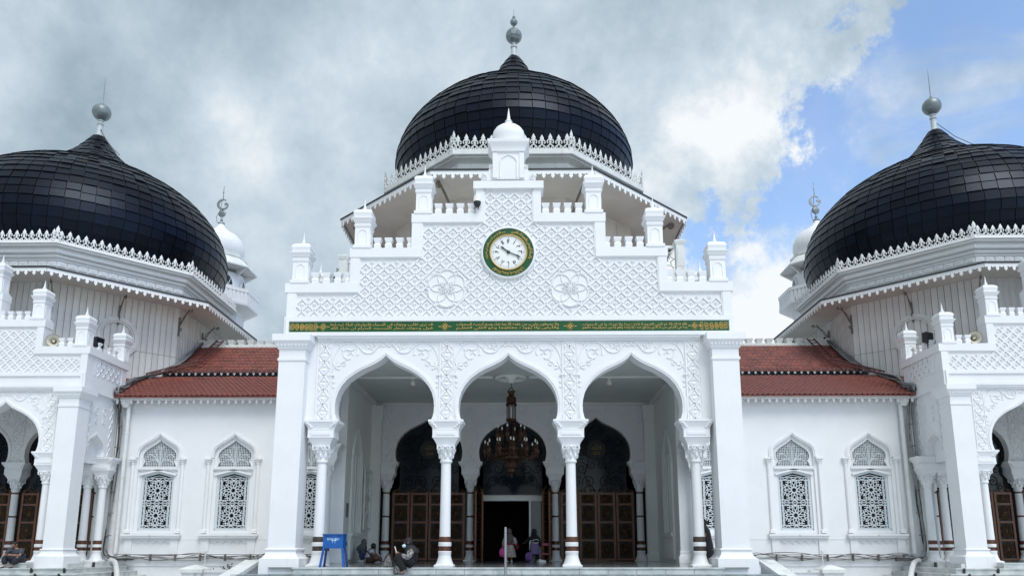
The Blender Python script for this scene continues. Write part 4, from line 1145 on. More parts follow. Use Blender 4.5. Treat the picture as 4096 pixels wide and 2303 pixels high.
mr = minaret('white minaret behind the right black dome', (18.5, 25.0, 0))
# ------------------------------------------------------------------ wings with windows and red roofs
YW = 8.68
W2 = .74
OGEE = [(W2, 1.0), (W2, 3.75), (.735, 3.95), (.70, 4.06), (.60, 4.17), (.42, 4.28), (.22, 4.40), (.08, 4.50), (0, 4.58)]
OGEE_F = [(-x, z) for x, z in OGEE] + [(x, z) for x, z in reversed(OGEE[:-1])]
ONION = [(.62, 3.43), (.60, 3.52), (.545, 3.60), (.545, 3.64), (.60, 3.70), (.625, 3.80), (.60, 3.92), (.51, 4.04), (.36, 4.15), (.20, 4.25), (.08, 4.34), (0, 4.42)]
def onion_in(x, z):
    x = abs(x)
    for (xa, za), (xb, zb) in zip(ONION, ONION[1:]):
        if za <= z <= zb: return x < xa + (xb - xa) * (z - za) / max(zb - za, 1e-6) - .004
    return False
def frame_mesh():
    mb = MB()
    arch = OGEE_F[1:-1]
    for d0, d1, y in ((0, .05, -.035), (.05, .10, -.06), (.10, .15, -.035)): mb.band(offset(arch, d0), offset(arch, d1), y, .01)
    for s in (-1, 1):
        x = s * .92
        mb.sq([(.105, 1.0), (.105, 1.04), (.085, 1.06), (.10, 1.09), (.08, 1.13)], x, -.02); mb.lathe([(.072, 1.1), (.068, 3.52)], x, -.02, 12)
        mb.lathe([(.075, 3.50), (.085, 3.52), (.075, 3.55), (.09, 3.60), (.12, 3.65)], x, -.02, 10); mb.sq([(.115, 3.65), (.135, 3.67), (.135, 3.71), (.12, 3.72)], x, -.02)
        for k in range(3): mb.ell((x - .07 + .07 * k, -.11, 3.61), .03, .025, .03, 5, 3)
    mb.box(-W2, W2, -.03, .12, 3.32, 3.41); mb.box(-W2, W2, .0, .12, 3.28, 3.32)
    # jambs and shallow gable of the lower light
    mb.prism([(-W2, .97), (-.61, .97), (-.61, 3.10), (0, 3.26), (.61, 3.10), (.61, .97), (W2, .97), (W2, 3.279), (-W2, 3.279)], .06, .2)
    mb.band([(-.66, 3.09), (0, 3.265), (.66, 3.09)], [(-.70, 3.15), (0, 3.335), (.70, 3.15)], .0, .07)
    mb.box(-.61, .61, .06, .2, .97, 1.09)
    # upper plate round the pierced light
    A_ = [(x + .001, z) for x, z in OGEE if z > 3.41]; A_ = [(W2, 3.411)] + A_[0:]
    for s in (-1, 1):
        P = [(s * x, z) for x, z in ONION] + [(s * x, z) for x, z in reversed(A_)]
        mb.prism(P, .08, .2)
        Q = [(s * x, z) for x, z in ONION]; mb.band(Q, offset(Q, (-.035 if s > 0 else .035)), .055, .085)
    return mb.mesh('window_frame', 'plaster', 30)
ME_FRAME = frame_mesh()
def pierced():
    mb = MB(); st = .064
    for i in range(-10, 11):
        x = i * st; zs = [3.43 + k * .01 for k in range(100) if onion_in(x, 3.43 + k * .01)]
        if zs: mb.box(x - .010, x + .010, .12, .145, min(zs), max(zs)) if abs(x) < .54 else mb.box(x - .010, x + .010, .12, .145, 3.70, 3.88)
    for j in range(0, 16):
        z = 3.45 + j * st; xs = [k * .01 for k in range(64) if onion_in(k * .01, z)]
        if xs: mb.box(-max(xs), max(xs), .118, .143, z - .010, z + .010)
    for s in (-1, 1):
        for P in ([(0, 3.45), (.02, 3.8), (.0, 4.2)], [(0.02, 3.5), (.12, 3.75), (.22, 4.05)], [(.03, 3.55), (.2, 3.68), (.42, 3.62), (.5, 3.5)], [(.05, 3.6), (.3, 3.85), (.45, 3.86), (.48, 3.78)]):
            mb.tube([(s * p[0], .115, p[1]) for p in catmull([(a, b, 0) for a, b in P], 4)], .018, 4)
        mb.tube([(s * a, .115, b) for a, b in spiral(.1, 4.12, .07, .015, 1, 1.4, 12)], .014, 4)
    mb.box(-.03, .03, .105, .12, 3.43, 3.62)
    return mb.mesh('pierced_fanlight', mat('fanlight_paint', (.56, .60, .62), .5), 0)
ME_PIERCED = pierced()
def strapwork():
    mb = MB(); a, b = .52, .4575; w_ = .026
    def seg(p, q, cz): mb.bar((p[0], .13, cz + p[1]), (q[0], .13, cz + q[1]), w_, .03)
    def poly(P, cz, close=True):
        for i in range(len(P) - (0 if close else 1)): seg(P[i], P[(i + 1) % len(P)], cz)
    for cz in (1.18 + b, 1.18 + 3 * b):
        sx = 1.0
        star = [((.175 if i % 2 == 0 else .075) * math.sin(i * PI / 10) * sx, (.175 if i % 2 == 0 else .075) * math.cos(i * PI / 10)) for i in range(20)]
        poly(star, cz)
        for i in range(10):
            t0 = i * PI / 5; m = lambda r_, t_: (r_ * math.sin(t_), r_ * math.cos(t_))
            # petal hexagons round the star
            P = [m(.175, t0), m(.225, t0 + .20), m(.30, t0 + .23), m(.345, t0), m(.30, t0 - .23), m(.225, t0 - .20)]
            poly(P, cz)
            seg(m(.345, t0), m(.42, t0 + .16), cz); seg(m(.345, t0), m(.42, t0 - .16), cz)
            seg(m(.30, t0 + .23), m(.37, t0 + PI / 10), cz); seg(m(.30, t0 + PI / 5 - .23), m(.37, t0 + PI / 10), cz)
        for s in (-1, 1):
            for k in range(5):
                z = -b + .09 + k * .18
                seg((s * .44, z - .07), (s * .48, z), cz); seg((s * .48, z), (s * .44, z + .07), cz)
            for k in range(3):
                x = -.3 + .3 * k
                seg((x - .1, s * (b - .03)), (x, s * (b - .09)), cz); seg((x, s * (b - .09)), (x + .1, s * (b - .03)), cz)
            seg((s * .42, -b + .08), (s * .42, b - .08), cz); seg((-a, s * (b - .10)), (a, s * (b - .10)), cz)
    for x in (-.525, -.46, .46, .525): mb.box(x - .013, x + .013, .115, .145, 1.12, 3.04)
    for z in (1.18, 1.18 + .915, 3.01): mb.box(-.56, .56, .116, .144, z - .013, z + .013)
    mb.tube([(-.3, .13, 3.03), (0, .13, 3.10), (.3, .13, 3.03)], .013, 4)
    mb.band([(-.61, 1.09), (-.61, 3.1), (0, 3.26), (.61, 3.1), (.61, 1.09)], [(-.535, 1.16), (-.535, 3.03), (0, 3.17), (.535, 3.03), (.535, 1.16)], .10, .15)
    mb.box(-.61, .61, .10, .15, 1.09, 1.16)
    return mb.mesh('strapwork_grille', mat('grille_paint', (.60, .65, .68), .5), 0)
ME_STRAP = strapwork()
mb = MB(); mb.sq([(1.0, .80), (1.0, .82)], 0, -.02, .12) if False else None
mb.box(-1.02, 1.02, -.13, .06, .80, .84); mb.box(-1.05, 1.05, -.16, .06, .84, .90); mb.box(-1.08, 1.08, -.19, .06, .90, .97); mb.lathe([(.03, .92), (.03, .95)], 0, -.2, 6)
ME_SILL = mb.mesh('window_sill', 'plaster')
mb = MB()
for s in (-1, 1): mb.box(min(s * .70, s * .98), max(s * .70, s * .98), -.06, .01, .20, .799)
P = [(-.70, .735)]
for k in range(5):
    x = -.62 + k * .28
    P += [(x, .735), (x, .70), (x + .05, .70), (x + .05, .66), (x + .10, .66), (x + .10, .62), (x + .14, .62), (x + .14, .66), (x + .19, .66), (x + .19, .70), (x + .24, .70), (x + .24, .735)]
P += [(.70, .735), (.70, .79), (-.70, .79)]
mb.prism(P, -.03, .005)
ME_APRON = mb.mesh('window_apron', 'plaster')
MEG1 = MB().box(-.7, .7, .30, .32, 1.0, 4.58).mesh('window_glass', 'glass')

# roof tile: a shallow wave, thicker at its lower edge
TWD = .19
def tile_vs(depth, sl):
    xs = [-.5, -.25, 0, .25, .5]; hs = [0, .016, .046, .016, 0]; vs = []
    for v, lift in ((0, .068), (depth + .03, .004)):
        for x, h in zip(xs, hs): vs.append((x * TWD, v * math.cos(sl), v * math.sin(sl) + h + lift))
    for x, h in zip(xs, hs): vs.append((x * TWD, 0.0, h + .004))
    fs = [(i, i + 1, 6 + i, 5 + i) for i in range(4)] + [(10 + i, 11 + i, i + 1, i) for i in range(4)]
    return vs, fs

def wing(side):
    nm = 'left' if side < 0 else 'right'
    t = thing('wing_building', f'{nm} white wing with onion-arched windows under a red tiled roof', 'building', (0, YW, 0))
    x0, x1 = 6.0, 14.75
    WX = [7.45, 10.29, 13.09]
    mxs = Matrix.Diagonal((side, 1, 1, 1))
    mb = MB(); prev = x0
    for wx in WX:
        mb.box(prev, wx - W2, 0, .45, .19, 6.0)
        mb.prism([(wx - W2, 6.0)] + [(wx + x, z) for x, z in OGEE_F[1:-1]] + [(wx + W2, 6.0)], 0, .45)
        mb.box(wx - W2, wx + W2, 0, .45, .19, .97)
        prev = wx + W2
    mb.box(prev, x1, 0, .45, .19, 6.0)
    m2 = MB(); m2.add(mb.v, mb.f, mxs); m2.build('wing_wall', 'plaster', t, ang=20)
    for wx in WX:
        X = side * wx
        wn = put('window', ME_FRAME, t, (X, 0, 0))
        put('pierced_fanlight', ME_PIERCED, wn); put('strapwork_grille', ME_STRAP, wn); put('window_sill', ME_SILL, wn); put('window_glass', MEG1, wn); put('window_apron', ME_APRON, wn)
    mb = MB(); mb.box(x0, x1, -.10, .45, .05, .185); mb.box(x0, x1, -.06, .45, -.16, .05); mb.box(x0, x1, -.02, .45, -1.3, -.16); mb.box(x0, x1, -.012, 0, .775, .793)
    m2 = MB(); m2.add(mb.v, mb.f, mxs); m2.build('base_course', 'plaster', t)
    mb = MB(); mb.box(x0, 17.5, .44, 4.0, 5.9, 6.0) ; m2 = MB(); m2.add(mb.v, mb.f, mxs); m2.build('roof_deck', 'dark', t)
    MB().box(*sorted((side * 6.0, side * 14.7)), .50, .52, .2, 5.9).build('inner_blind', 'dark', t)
    # fretted boards
    L = x1 - x0 + .1
    MB().prism(scallop_poly(L, .29, 34), -.015, .015).build('fretted_board', 'cornice', t, (side * (x0 + x1) / 2, -.34, 5.99), ang=0)
    MB().prism(scallop_poly(L, .24, 32), -.015, .015).build('fretted_board', 'cornice', t, (side * (x0 + x1) / 2, 3.61, 7.93), ang=0)
    MB().box(*sorted((side * x0, side * 15.0)), 3.68, 3.72, 7.2, 7.84).build('shaded_fascia', 'dark', t)  # fascia in the gap between roof tiers, its shade put into the colour
    # tiles: lower and upper slope
    items = []
    rnd = random.Random(5 + side)
    for (y0, z0, length, n, slope, xe) in ((-.50, 5.97, 4.10, 12, .408, 17.0), (3.55, 7.86, 3.10, 8, .665, 14.9)):
        sl = math.atan(slope); d = length / n
        vs, fs = tile_vs(d, sl)
        me = MB().add(vs, fs).mesh('roof_tile', 'tile', 60)
        cols = int((xe - x0) / TWD)
        for r_ in range(n):
            for c in range(cols):
                x = x0 + .05 + (c + .5) * TWD
                y, z = y0 + r_ * d * math.cos(sl), z0 + r_ * d * math.sin(sl)
                if y < .75 and x > 14.7: continue
                items.append((x, y, z, me, vs, fs))
        def slab(xa, xb, va, vb):
            q = [(side * x, y0 + v * math.cos(sl), z0 + v * math.sin(sl) + dz) for dz in (-.01, -.05) for x, v in ((xa, va), (xb, va), (xb, vb), (xa, vb))]
            return MB().add(q, [(0, 1, 2, 3), (7, 6, 5, 4), (0, 4, 5, 1), (1, 5, 6, 2), (2, 6, 7, 3), (3, 7, 4, 0)])
        slab(x0, 14.72, 0, length).build('roof_batten', 'tile', t)
        if xe > 15: slab(14.721, xe, 1.35, length).build('roof_batten', 'tile', t)
    items.sort(key=lambda k: (0 if 8.6 < k[0] < 14.4 else 1, k[1]))
    mbs = MB()
    for i, (x, y, z, me, vs, fs) in enumerate(items):
        p = (side * x, y, z + rnd.gauss(0, .004))
        if i < 300: put('roof_tile', me, t, p)
        else: mbs.add(vs, fs, Matrix.Translation(p))
    tag(mbs.build('roof_tiles', 'tile', t, ang=60), kind='stuff')
    # parapet and merlons along the ridge
    mb = MB(); mb.box(x0, 17.0, 2.70, 3.0, 8.75, 9.02) if False else mb.box(x0, 14.9, 6.12, 6.45, 9.2, 9.72); mb.box(x0, 14.9, 6.08, 6.49, 9.58, 9.68)
    m2 = MB(); m2.add(mb.v, mb.f, mxs); m2.build('ridge_parapet', 'weathered', t)
    for k in range(19):
        put('merlon', ME_MERLON_W, t, (side * (x0 + .25 + k * .46), 6.28, 9.721)).scale = (1.1, 1.1, 1.05)
    return t
wing(-1); wing(1)
# ------------------------------------------------------------------ clock
ck = thing('wall_clock', 'round white clock with eastern Arabic numerals and gold lettered green ring on the gable', 'clock', (0, -.012, 8.21))
RYX = Matrix.Rotation(PI / 2, 4, 'X')          # lathe axis z -> -y
mb = MB(); mb.lathe([(.60, -.05), (.74, -.05), (.745, .02), (.735, .06), (.70, .085), (.685, .08), (.68, .06)], n=56, mx=RYX, cap=False); mb.build('clock_rim', 'plaster', ck)
MB().lathe([(.005, .055), (.69, .055), (.69, .0), (.005, .0)], n=56, mx=RYX).build('green_ring', 'green', ck)
MB().lathe([(.465, .05), (.475, .09), (.49, .10), (.505, .09), (.51, .05)], n=56, mx=RYX, cap=False).build('gold_rim', 'gold', ck)
fc = MB().lathe([(.005, .07), (.475, .07), (.475, .04), (.005, .04)], n=56, mx=RYX).build('clock_face', 'white', ck)
mb = MB()
for i in range(60):
    a = i * PI / 30
    r_ = .40
    if i % 5 == 0: mb.bar((.385 * math.sin(a), -.073, .385 * math.cos(a)), (.425 * math.sin(a), -.073, .425 * math.cos(a)), .014, .006)
    else: mb.lathe([(.0065, .07), (.0065, .075)], r_ * math.sin(a), -r_ * math.cos(a), 6, mx=RYX)
mb.lathe([(.440, .07), (.444, .073), (.448, .07)], n=56, mx=RYX, cap=False)
mb.build('minute_marks', 'ink', fc)
NUM = {1: [[(0, .5), (0, -.5)]], 2: [[(-.25, -.5), (-.2, .4)], [(-.2, .4), (0, .2), (.25, .4)]], 3: [[(-.3, -.5), (-.3, .5)], [(-.3, .5), (-.1, .25), (.1, .5), (.3, .25), (.4, .5)]],
       4: [[(.3, .5), (-.1, .35), (.1, .1), (-.2, -.1), (0, -.4), (.35, -.45)]], 5: [[(0, .5), (-.3, .1), (-.25, -.3), (0, -.1), (.25, -.3), (.3, .1), (0, .5)]], 6: [[(-.3, .4), (.15, .4), (.1, -.5)]],
       7: [[(-.3, .5), (0, -.5), (.3, .5)]], 8: [[(-.3, -.5), (0, .5), (.3, -.5)]], 9: [[(.2, -.5), (.2, .3), (0, .5), (-.2, .3), (0, .1), (.2, .2)]],
       10: [[(-.3, .5), (-.3, -.5)], [(.15, 0), (.25, .08), (.3, 0), (.22, -.08), (.15, 0)]], 11: [[(-.15, .5), (-.15, -.5)], [(.15, .5), (.15, -.5)]], 12: [[(-.25, .5), (-.25, -.5)], [(.02, -.5), (.05, .4)], [(.05, .4), (.16, .25), (.3, .4)]]}
mb = MB()
for n, strokes in NUM.items():
    a = n * PI / 6
    cx_, cz_ = .315 * math.sin(a), .315 * math.cos(a)
    ra = {7: a - PI, 8: a - PI, 6: 0, 5: PI * .95, 4: .3}.get(n, a if n in (1, 2, 3, 9, 10, 11) else 0)
    ra = {3: PI / 2 - .1, 9: -PI / 2 + .6, 10: -PI / 3 - .1}.get(n, ra)
    for st in strokes:
        Q = [(cx_ + .10 * (u * math.cos(ra) + v * math.sin(ra)), -.076, cz_ + .10 * (v * math.cos(ra) - u * math.sin(ra))) for u, v in st]
        mb.tube(Q, .009, 4)
    mb.build('numeral', 'ink', fc); mb = MB()
def hand(name, a, L, wd):
    mb = MB(); d = (math.sin(a), math.cos(a)); n_ = (d[1], -d[0])
    def pt(l, o): return (d[0] * l + n_[0] * o, d[1] * l + n_[1] * o)
    mb.prism([pt(-.04, -wd), pt(L * .55, -wd * .9), pt(L * .78, -wd * 1.9), pt(L * .80, -wd * .8), pt(L, 0), pt(L * .80, wd * .8), pt(L * .78, wd * 1.9), pt(L * .55, wd * .9), pt(-.04, wd)], -.10, -.085)
    return mb.build(name, 'hand', ck)
hand('hour_hand', R(-52), .27, .017); hand('minute_hand', R(113), .37, .012)
MB().lathe([(.045, .07), (.045, .105), (.03, .115), (.005, .118)], n=16, mx=RYX).build('hub', 'hand', ck)
def arc_text(txt, a0, a1, r0):
    me = text_mesh(txt, .2, .006, 'gold', fit=(1.0, .115), offs=.003)
    for v in me.vertices:
        a = (a0 + a1) / 2 + v.co.x * (a1 - a0); rr = r0 + v.co.y
        v.co = Vector((rr * math.sin(a), v.co.z * 1.0, rr * math.cos(a)))
    o = put('lettering', me, ck, (0, -.063, 0))
arc_text(shape('بسم الله الرحمن الرحيم حافظوا على الصلوات'), R(-108), R(-8), .595)
arc_text(shape('والصلاة الوسطى وقوموا لله قانتين'), R(8), R(108), .595)
arc_text(shape('ان الصلاة كانت على المؤمنين كتابا موقوتا'), R(222), R(138), .595)

# ------------------------------------------------------------------ chandelier
ch = thing('chandelier', 'ornate bronze chandelier hanging in the middle arch of the porch', 'chandelier', (0.01, 5.02, 0))
M['chand'] = mat('chandelier_bronze', (.085, .038, .019), .42, metal=.55, var=.6, vscale=12)
MB().tube([(0, 0, 5.74), (0, 0, 5.58)], .012, 6).build('chain', 'iron', ch)
MB().tube([(.06 * math.cos(a), 0, 5.53 + .06 * math.sin(a)) for a in [i * PI / 6 for i in range(12)]], .014, 5, closed=True).build('ring', 'chand', ch)
mb = MB(); mb.lathe([(.03, 5.47), (.10, 5.44), (.12, 5.45), (.09, 5.38), (.10, 5.32), (.13, 5.28), (.17, 5.26), (.17, 5.06), (.15, 5.05)], n=8, off=PI / 8)
for k in range(8):
    a = k * PI / 4; mb.ell((.11 * math.cos(a), .11 * math.sin(a), 5.47), .02, .02, .035, 5, 3); mb.ell((.165 * math.cos(a), .165 * math.sin(a), 5.02), .02, .02, .045, 5, 3)
mb.build('crown', 'chand', ch, ang=20)
mb = MB()
for k in range(6):
    a = k * PI / 3 + .2; mb.tube([(.14 * math.cos(a), .14 * math.sin(a), 5.06), (.14 * math.cos(a), .14 * math.sin(a), 4.55)], .016, 6); mb.tube([(.14 * math.cos(a), .14 * math.sin(a), 4.5), (.14 * math.cos(a), .14 * math.sin(a), 3.85)], .009, 4)
mb.lathe([(.12, 4.50), (.17, 4.50), (.17, 4.56), (.12, 4.56)], n=12, cap=False)
mb.build('lantern_rods', 'chand', ch)
def candle(parent, x, y, z):
    c = MB().lathe([(.004, -.20), (.03, -.16), (.02, -.10), (.055, -.04), (.075, .0), (.07, .05), (.08, .07), (.05, .09), (.04, .16), (.028, .20), (.026, .27)], n=8).mesh('candle_holder', 'chand') if 'ch_' not in M else M['ch_']
    M['ch_'] = c
    b = M.get('ch_b') or MB().lathe([(.02, .27), (.026, .30), (.022, .35), (.004, .385)], n=7).mesh('bulb', 'lamp')
    M['ch_b'] = b
    o = put('candle_holder', c, parent, (x, y, z)); put('bulb', b, o)
mb = MB()
for k in range(6):
    a = k * PI / 3 + .25; mb.tube(catmull([(.1 * math.cos(a), .1 * math.sin(a), 3.75), (.28 * math.cos(a), .28 * math.sin(a), 3.72), (.44 * math.cos(a), .44 * math.sin(a), 3.95)], 3), .02, 5)
for k in range(12):
    a = k * PI / 6 + .1; mb.tube(catmull([(.3 * math.cos(a), .3 * math.sin(a), 3.38), (.6 * math.cos(a), .6 * math.sin(a), 3.28), (.82 * math.cos(a), .82 * math.sin(a), 3.42)], 3), .026, 5); mb.tube([(.55 * math.cos(a), .55 * math.sin(a), 3.33), (.6 * math.cos(a), .6 * math.sin(a), 3.18)], .014, 4)
mb.build('arms', 'chand', ch)
for k in range(6): a = k * PI / 3 + .25; candle(ch, .44 * math.cos(a), .44 * math.sin(a), 3.98)
for k in range(12): a = k * PI / 6 + .1; candle(ch, .84 * math.cos(a), .84 * math.sin(a), 3.48)
for k in range(6): a = k * PI / 3 + .5; candle(ch, .50 * math.cos(a), .50 * math.sin(a), 3.55)
mb = MB(); mb.lathe([(.06, 3.95), (.10, 3.8), (.12, 3.7), (.22, 3.62), (.34, 3.58), (.36, 3.52), (.33, 3.50), (.37, 3.44), (.37, 3.36), (.34, 3.34), (.33, 3.26), (.28, 3.22), (.16, 3.18), (.17, 3.13), (.20, 3.11), (.19, 3.0), (.13, 2.93), (.14, 2.88), (.11, 2.82), (.05, 2.78), (.03, 2.70), (.004, 2.66)], n=20)
for k in range(20): a = k * PI / 10; mb.ell((.37 * math.cos(a), .37 * math.sin(a), 3.40), .035, .035, .05, 5, 3); mb.ell((.19 * math.cos(a), .19 * math.sin(a), 3.05), .022, .022, .06, 5, 3)
mb.build('bowl', 'chand', ch)

# ------------------------------------------------------------------ fixtures on the walls
cc = thing('security_camera', 'white and black dome camera below the cap of the gable tower', 'camera', (-.80, -.10, 9.62))
MB().box(-.10, .0, -.02, .10, .16, .22).build('bracket', 'white', cc)
MB().lathe([(.055, .20), (.10, .16), (.105, .02), (.11, 0)], -.04, -.05, 14).build('housing', 'white', cc)
MB().lathe([(.10, 0), (.098, -.05), (.075, -.11), (.03, -.15), (.004, -.155)], -.04, -.05, 14).build('lens_dome', 'black', cc)
MB().tube(catmull([(-.04, -.02, .12), (-.02, .08, -.25), (-.16, .1, -.42), (-.2, .2, -.55)], 4), .008, 4).build('wire', 'cable', cc)

def horn(label, loc, rz):
    t = thing('loudspeaker', label, 'loudspeaker', loc, rz)
    prof = [(.03, .30), (.045, .18), (.075, .05), (.13, -.08), (.215, -.18), (.225, -.19)]
    mx = Matrix.Rotation(-PI / 2, 4, 'X') @ Matrix.Identity(4)
    mb = MB(); mb.lathe([(r_, z) for r_, z in prof] + [(r_ - .008, z - .001) for r_, z in reversed(prof)], n=24, mx=mx, cap=False); mb.build('horn_bell', 'horn', t)
    MB().lathe([(.215, -.19), (.228, -.195), (.228, -.175), (.215, -.17)], n=24, mx=mx, cap=False).build('rim', 'ink', t)
    MB().lathe([(.10, .28), (.10, .42), (.06, .46)], n=14, mx=mx).build('driver', 'horn', t)
    MB().lathe([(.05, .1), (.045, -.10), (.02, -.12)], n=10, mx=mx).build('inner_horn', 'horn', t)
    mb = MB(); mb.box(-.03, .03, .10, .16, -.20, -.08); mb.box(-.12, .12, .06, .22, -.215, -.19); mb.build('mounting_foot', 'lead', t)
    return t
horn('cream horn loudspeaker on the left porch parapet', (-16.145, 6.50, 7.60), R(25))
horn('cream horn loudspeaker on the right porch parapet', (16.05, 6.50, 7.60), R(-15))
def flood(label, loc, rz):
    t = thing('floodlight', label, 'floodlight', loc, rz)
    MB().prism([(-.16, -.16), (.16, -.20), (.19, .18), (-.13, .20)], -.08, .10).build('housing', 'black', t)
    MB().box(-.13, .14, -.088, -.081, -.14, .15).build('lens', 'glass', t)
    mb = MB()
    for z in (-.12, -.04, .04, .12): mb.box(-.12, .14, .10, .15, z - .01, z + .01)
    mb.build('cooling_fin', 'black', t); MB().box(-.02, .02, .0, .04, -.42, -.16).build('stand', 'black', t)
flood('black floodlight behind the turret of the right porch', (14.80, 7.1, 7.80), R(20))
flood('black floodlight behind the turret of the left porch', (-14.90, 7.1, 7.72), R(70))

# ------------------------------------------------------------------ ladders, cables, pipes
def ladder(label, s):
    t = thing('roof_ladder', label, 'ladder', (0, 0, 0))
    A0, A1, A2 = Vector((s * 13.55, 14.6, 9.86)), Vector((s * 13.52, 12.3, 8.24)), Vector((s * 15.35, 11.35, 7.42))
    sd = Vector((s * .32, .05, .02)); sd2 = Vector((.0, .28, .22))
    mb = MB(); mb.bar(A0 - sd * .5, A1 - sd * .5, .05, .05); mb.bar(A0 + sd * .5, A1 + sd * .5, .05, .05)
    mb.build('rail', 'rust', t)
    mb = MB(); mb.bar(A1 - sd2 * .1, A2 - sd2 * .1, .05, .05); mb.bar(A1 + sd2 * .9, A2 + sd2 * .9, .05, .05); mb.build('rail', 'rust', t)
    me = None
    for a, b, d, o0, o1, n in ((A0, A1, sd, -.5, .5, 8), (A1, A2, sd2, -.1, .9, 12)):
        for i in range(n):
            p = a.lerp(b, (i + .5) / n)
            MB().bar(p + d * o0, p + d * o1, .03, .03, (0, 0, 1)).build('rung', 'rust', t)
ladder('rusty ladder lying over the left red roof', -1); ladder('rusty ladder lying over the right red roof', 1)

def cables(label, s):
    t = thing('cable_bundle', label, 'cables', (0, 0, 0)); rn = random.Random(3 + int(s))
    base = [(14.5, 15.2, 10.06), (14.42, 12.75, 8.42), (14.75, 11.95, 7.80), (15.15, 11.35, 7.42), (15.1, 10.2, 7.02), (14.8, 9.0, 6.52), (14.62, 8.12, 6.22), (14.66, 8.38, 5.9), (14.52, 8.46, 5.0), (14.55, 8.5, 3.5), (14.62, 8.5, 2.0), (14.66, 8.5, .9), (14.60, 8.42, .3), (14.3, 8.36, .12), (13.6, 8.40, .10)]
    for k in range(13):
        P = []
        for i, (x, y, z) in enumerate(base if k < 9 else base[2:]):
            j = .10 if i < 6 else .055
            P.append((s * (x + rn.uniform(-j, j)), y + rn.uniform(-.03, .03), z + rn.uniform(-j, j) * .8))
        MB().tube(catmull(P, 4), .022 if k % 3 else .036, 5).build('cable', 'cable' if k % 2 else 'cable_pale', t)
    for k in range(5):
        P = [(s * 14.4, 8.36, .10)]
        for i in range(9): P.append((s * (13.8 - i * .85), 8.50 + rn.uniform(-.04, .03), .13 + rn.uniform(-.09, .12) * (1 if k < 3 else 1.6)))
        MB().tube(catmull(P, 4), .014, 5).build('cable', 'cable' if k % 2 else 'cable_pale', t)
    mb = MB()
    for i in range(9): mb.box(*sorted((s * (13.9 - i * .9) - .012, s * (13.9 - i * .9) + .012)), 8.40, 8.57, .02, .26)
    mb.tube([(s * 14.2, 8.46, .24), (s * 6.2, 8.46, .24)], .014, 5); mb.build('cable_bracket', 'iron_grey', t)
    for i in range(7): MB().box(*sorted((s * (14.56) - .10, s * 14.56 + .10)), 8.40, 8.44, .9 + i * .8, .93 + i * .8).build('cable_clip', 'iron_grey', t)
    mb = MB(); mb.tube([(s * 11.0, 8.44, .33), (s * 11.0, 8.44, -.6)], .02, 5); mb.ell((s * 11.0, 8.44, .35), .05, .05, .05, 6, 4); mb.build('conduit', 'pvc', t)
cables('tangle of old cables running down the corner by the left wing', -1); cables('tangle of old cables running down the corner by the right wing', 1)
def pipe(label, s):
    t = thing('drainpipe', label, 'pipe', (0, 0, 0))
    MB().tube([(s * 14.30, 8.52, 5.72), (s * 14.30, 8.52, .28)], .075, 10).build('downpipe', 'pvc', t)
    MB().sq([(.09, 5.60), (.16, 5.75), (.16, 5.9)], s * 14.38, 8.50).build('rain_hopper', 'weathered', t)
    for z in (1.2, 3.0, 4.6): MB().lathe([(.075, z), (.088, z), (.088, z + .06), (.075, z + .06)], s * 14.30, 8.52, 10, cap=False).build('pipe_clip', 'pvc', t)
    MB().tube(catmull([(s * 14.32, 8.3, .05), (s * 13.9, 7.8, -.02), (s * 13.2, 6.6, -.22), (s * 12.4, 5.2, -.62), (s * 12.0, 4.6, -1.0)], 5), .085, 10).build('sloping_pipe', 'pvc', t)
pipe('white drainpipe at the outer end of the left wing', -1); pipe('white drainpipe at the outer end of the right wing', 1)

# ------------------------------------------------------------------ ramp walls, planter walls and plants
def ramp(label, s):
    t = thing('stair_parapet', label, 'parapet', (0, 0, 0))
    mb = MB(); x0, x1 = sorted((s * 6.32, s * 6.72))
    mb.add([(x0, .45, .16), (x1, .45, .16), (x0, -4.6, -.86), (x1, -4.6, -.86), (x0, .45, .06), (x1, .45, .06), (x0, -4.6, -.96), (x1, -4.6, -.96)], [(0, 1, 3, 2), (4, 6, 7, 5), (0, 4, 5, 1), (2, 3, 7, 6), (0, 2, 6, 4), (1, 5, 7, 3)])
    mb.build('sloping_coping', 'weathered', t)
    mb = MB(); x0, x1 = sorted((s * 6.37, s * 6.67))
    mb.add([(x0, .43, .06), (x1, .43, .06), (x0, -4.55, -.95), (x1, -4.55, -.95), (x0, .43, -1.3), (x1, .43, -1.3), (x0, -4.55, -1.3), (x1, -4.55, -1.3)], [(0, 1, 3, 2), (4, 6, 7, 5), (0, 4, 5, 1), (2, 3, 7, 6), (0, 2, 6, 4), (1, 5, 7, 3)])
    b = mb.build('parapet_wall', 'plaster', t)
    xo = s * 6.68
    MB().bar((xo, .2, -.12), (xo, -4.3, -1.02), .03, .03, (s, 0, 0)).build('panel_bead', 'plaster', b)
ramp('sloping white parapet beside the steps on the left', -1); ramp('sloping white parapet beside the steps on the right', 1)
def planter(label, s):
    t = thing('planter_wall', label, 'wall', (0, 0, 0))
    x0, x1 = sorted((s * 6.9, s * 9.9))
    MB().box(x0, x1, 4.9, 5.2, -1.3, -.28).build('low_wall', 'plaster', t); MB().box(x0, x1, 4.84, 5.26, -.279, -.20).build('wall_coping', 'weathered', t)
    mb = MB(); mb.sq([(.30, -1.3), (.30, -.30), (.36, -.28), (.37, -.18), (.30, -.14), (.06, -.05)], s * 9.9, 5.05); mb.build('end_pillar', 'weathered', t, ang=20)
planter('low white wall and capped pillar in front of the left wing', -1); planter('low white wall and capped pillar in front of the right wing', 1)
sh = thing('shrub', 'small dark leafless shrub behind the low wall at the left', 'shrub', (-8.95, 5.7, -.55))
rn = random.Random(8); mb = MB(); ml = MB()
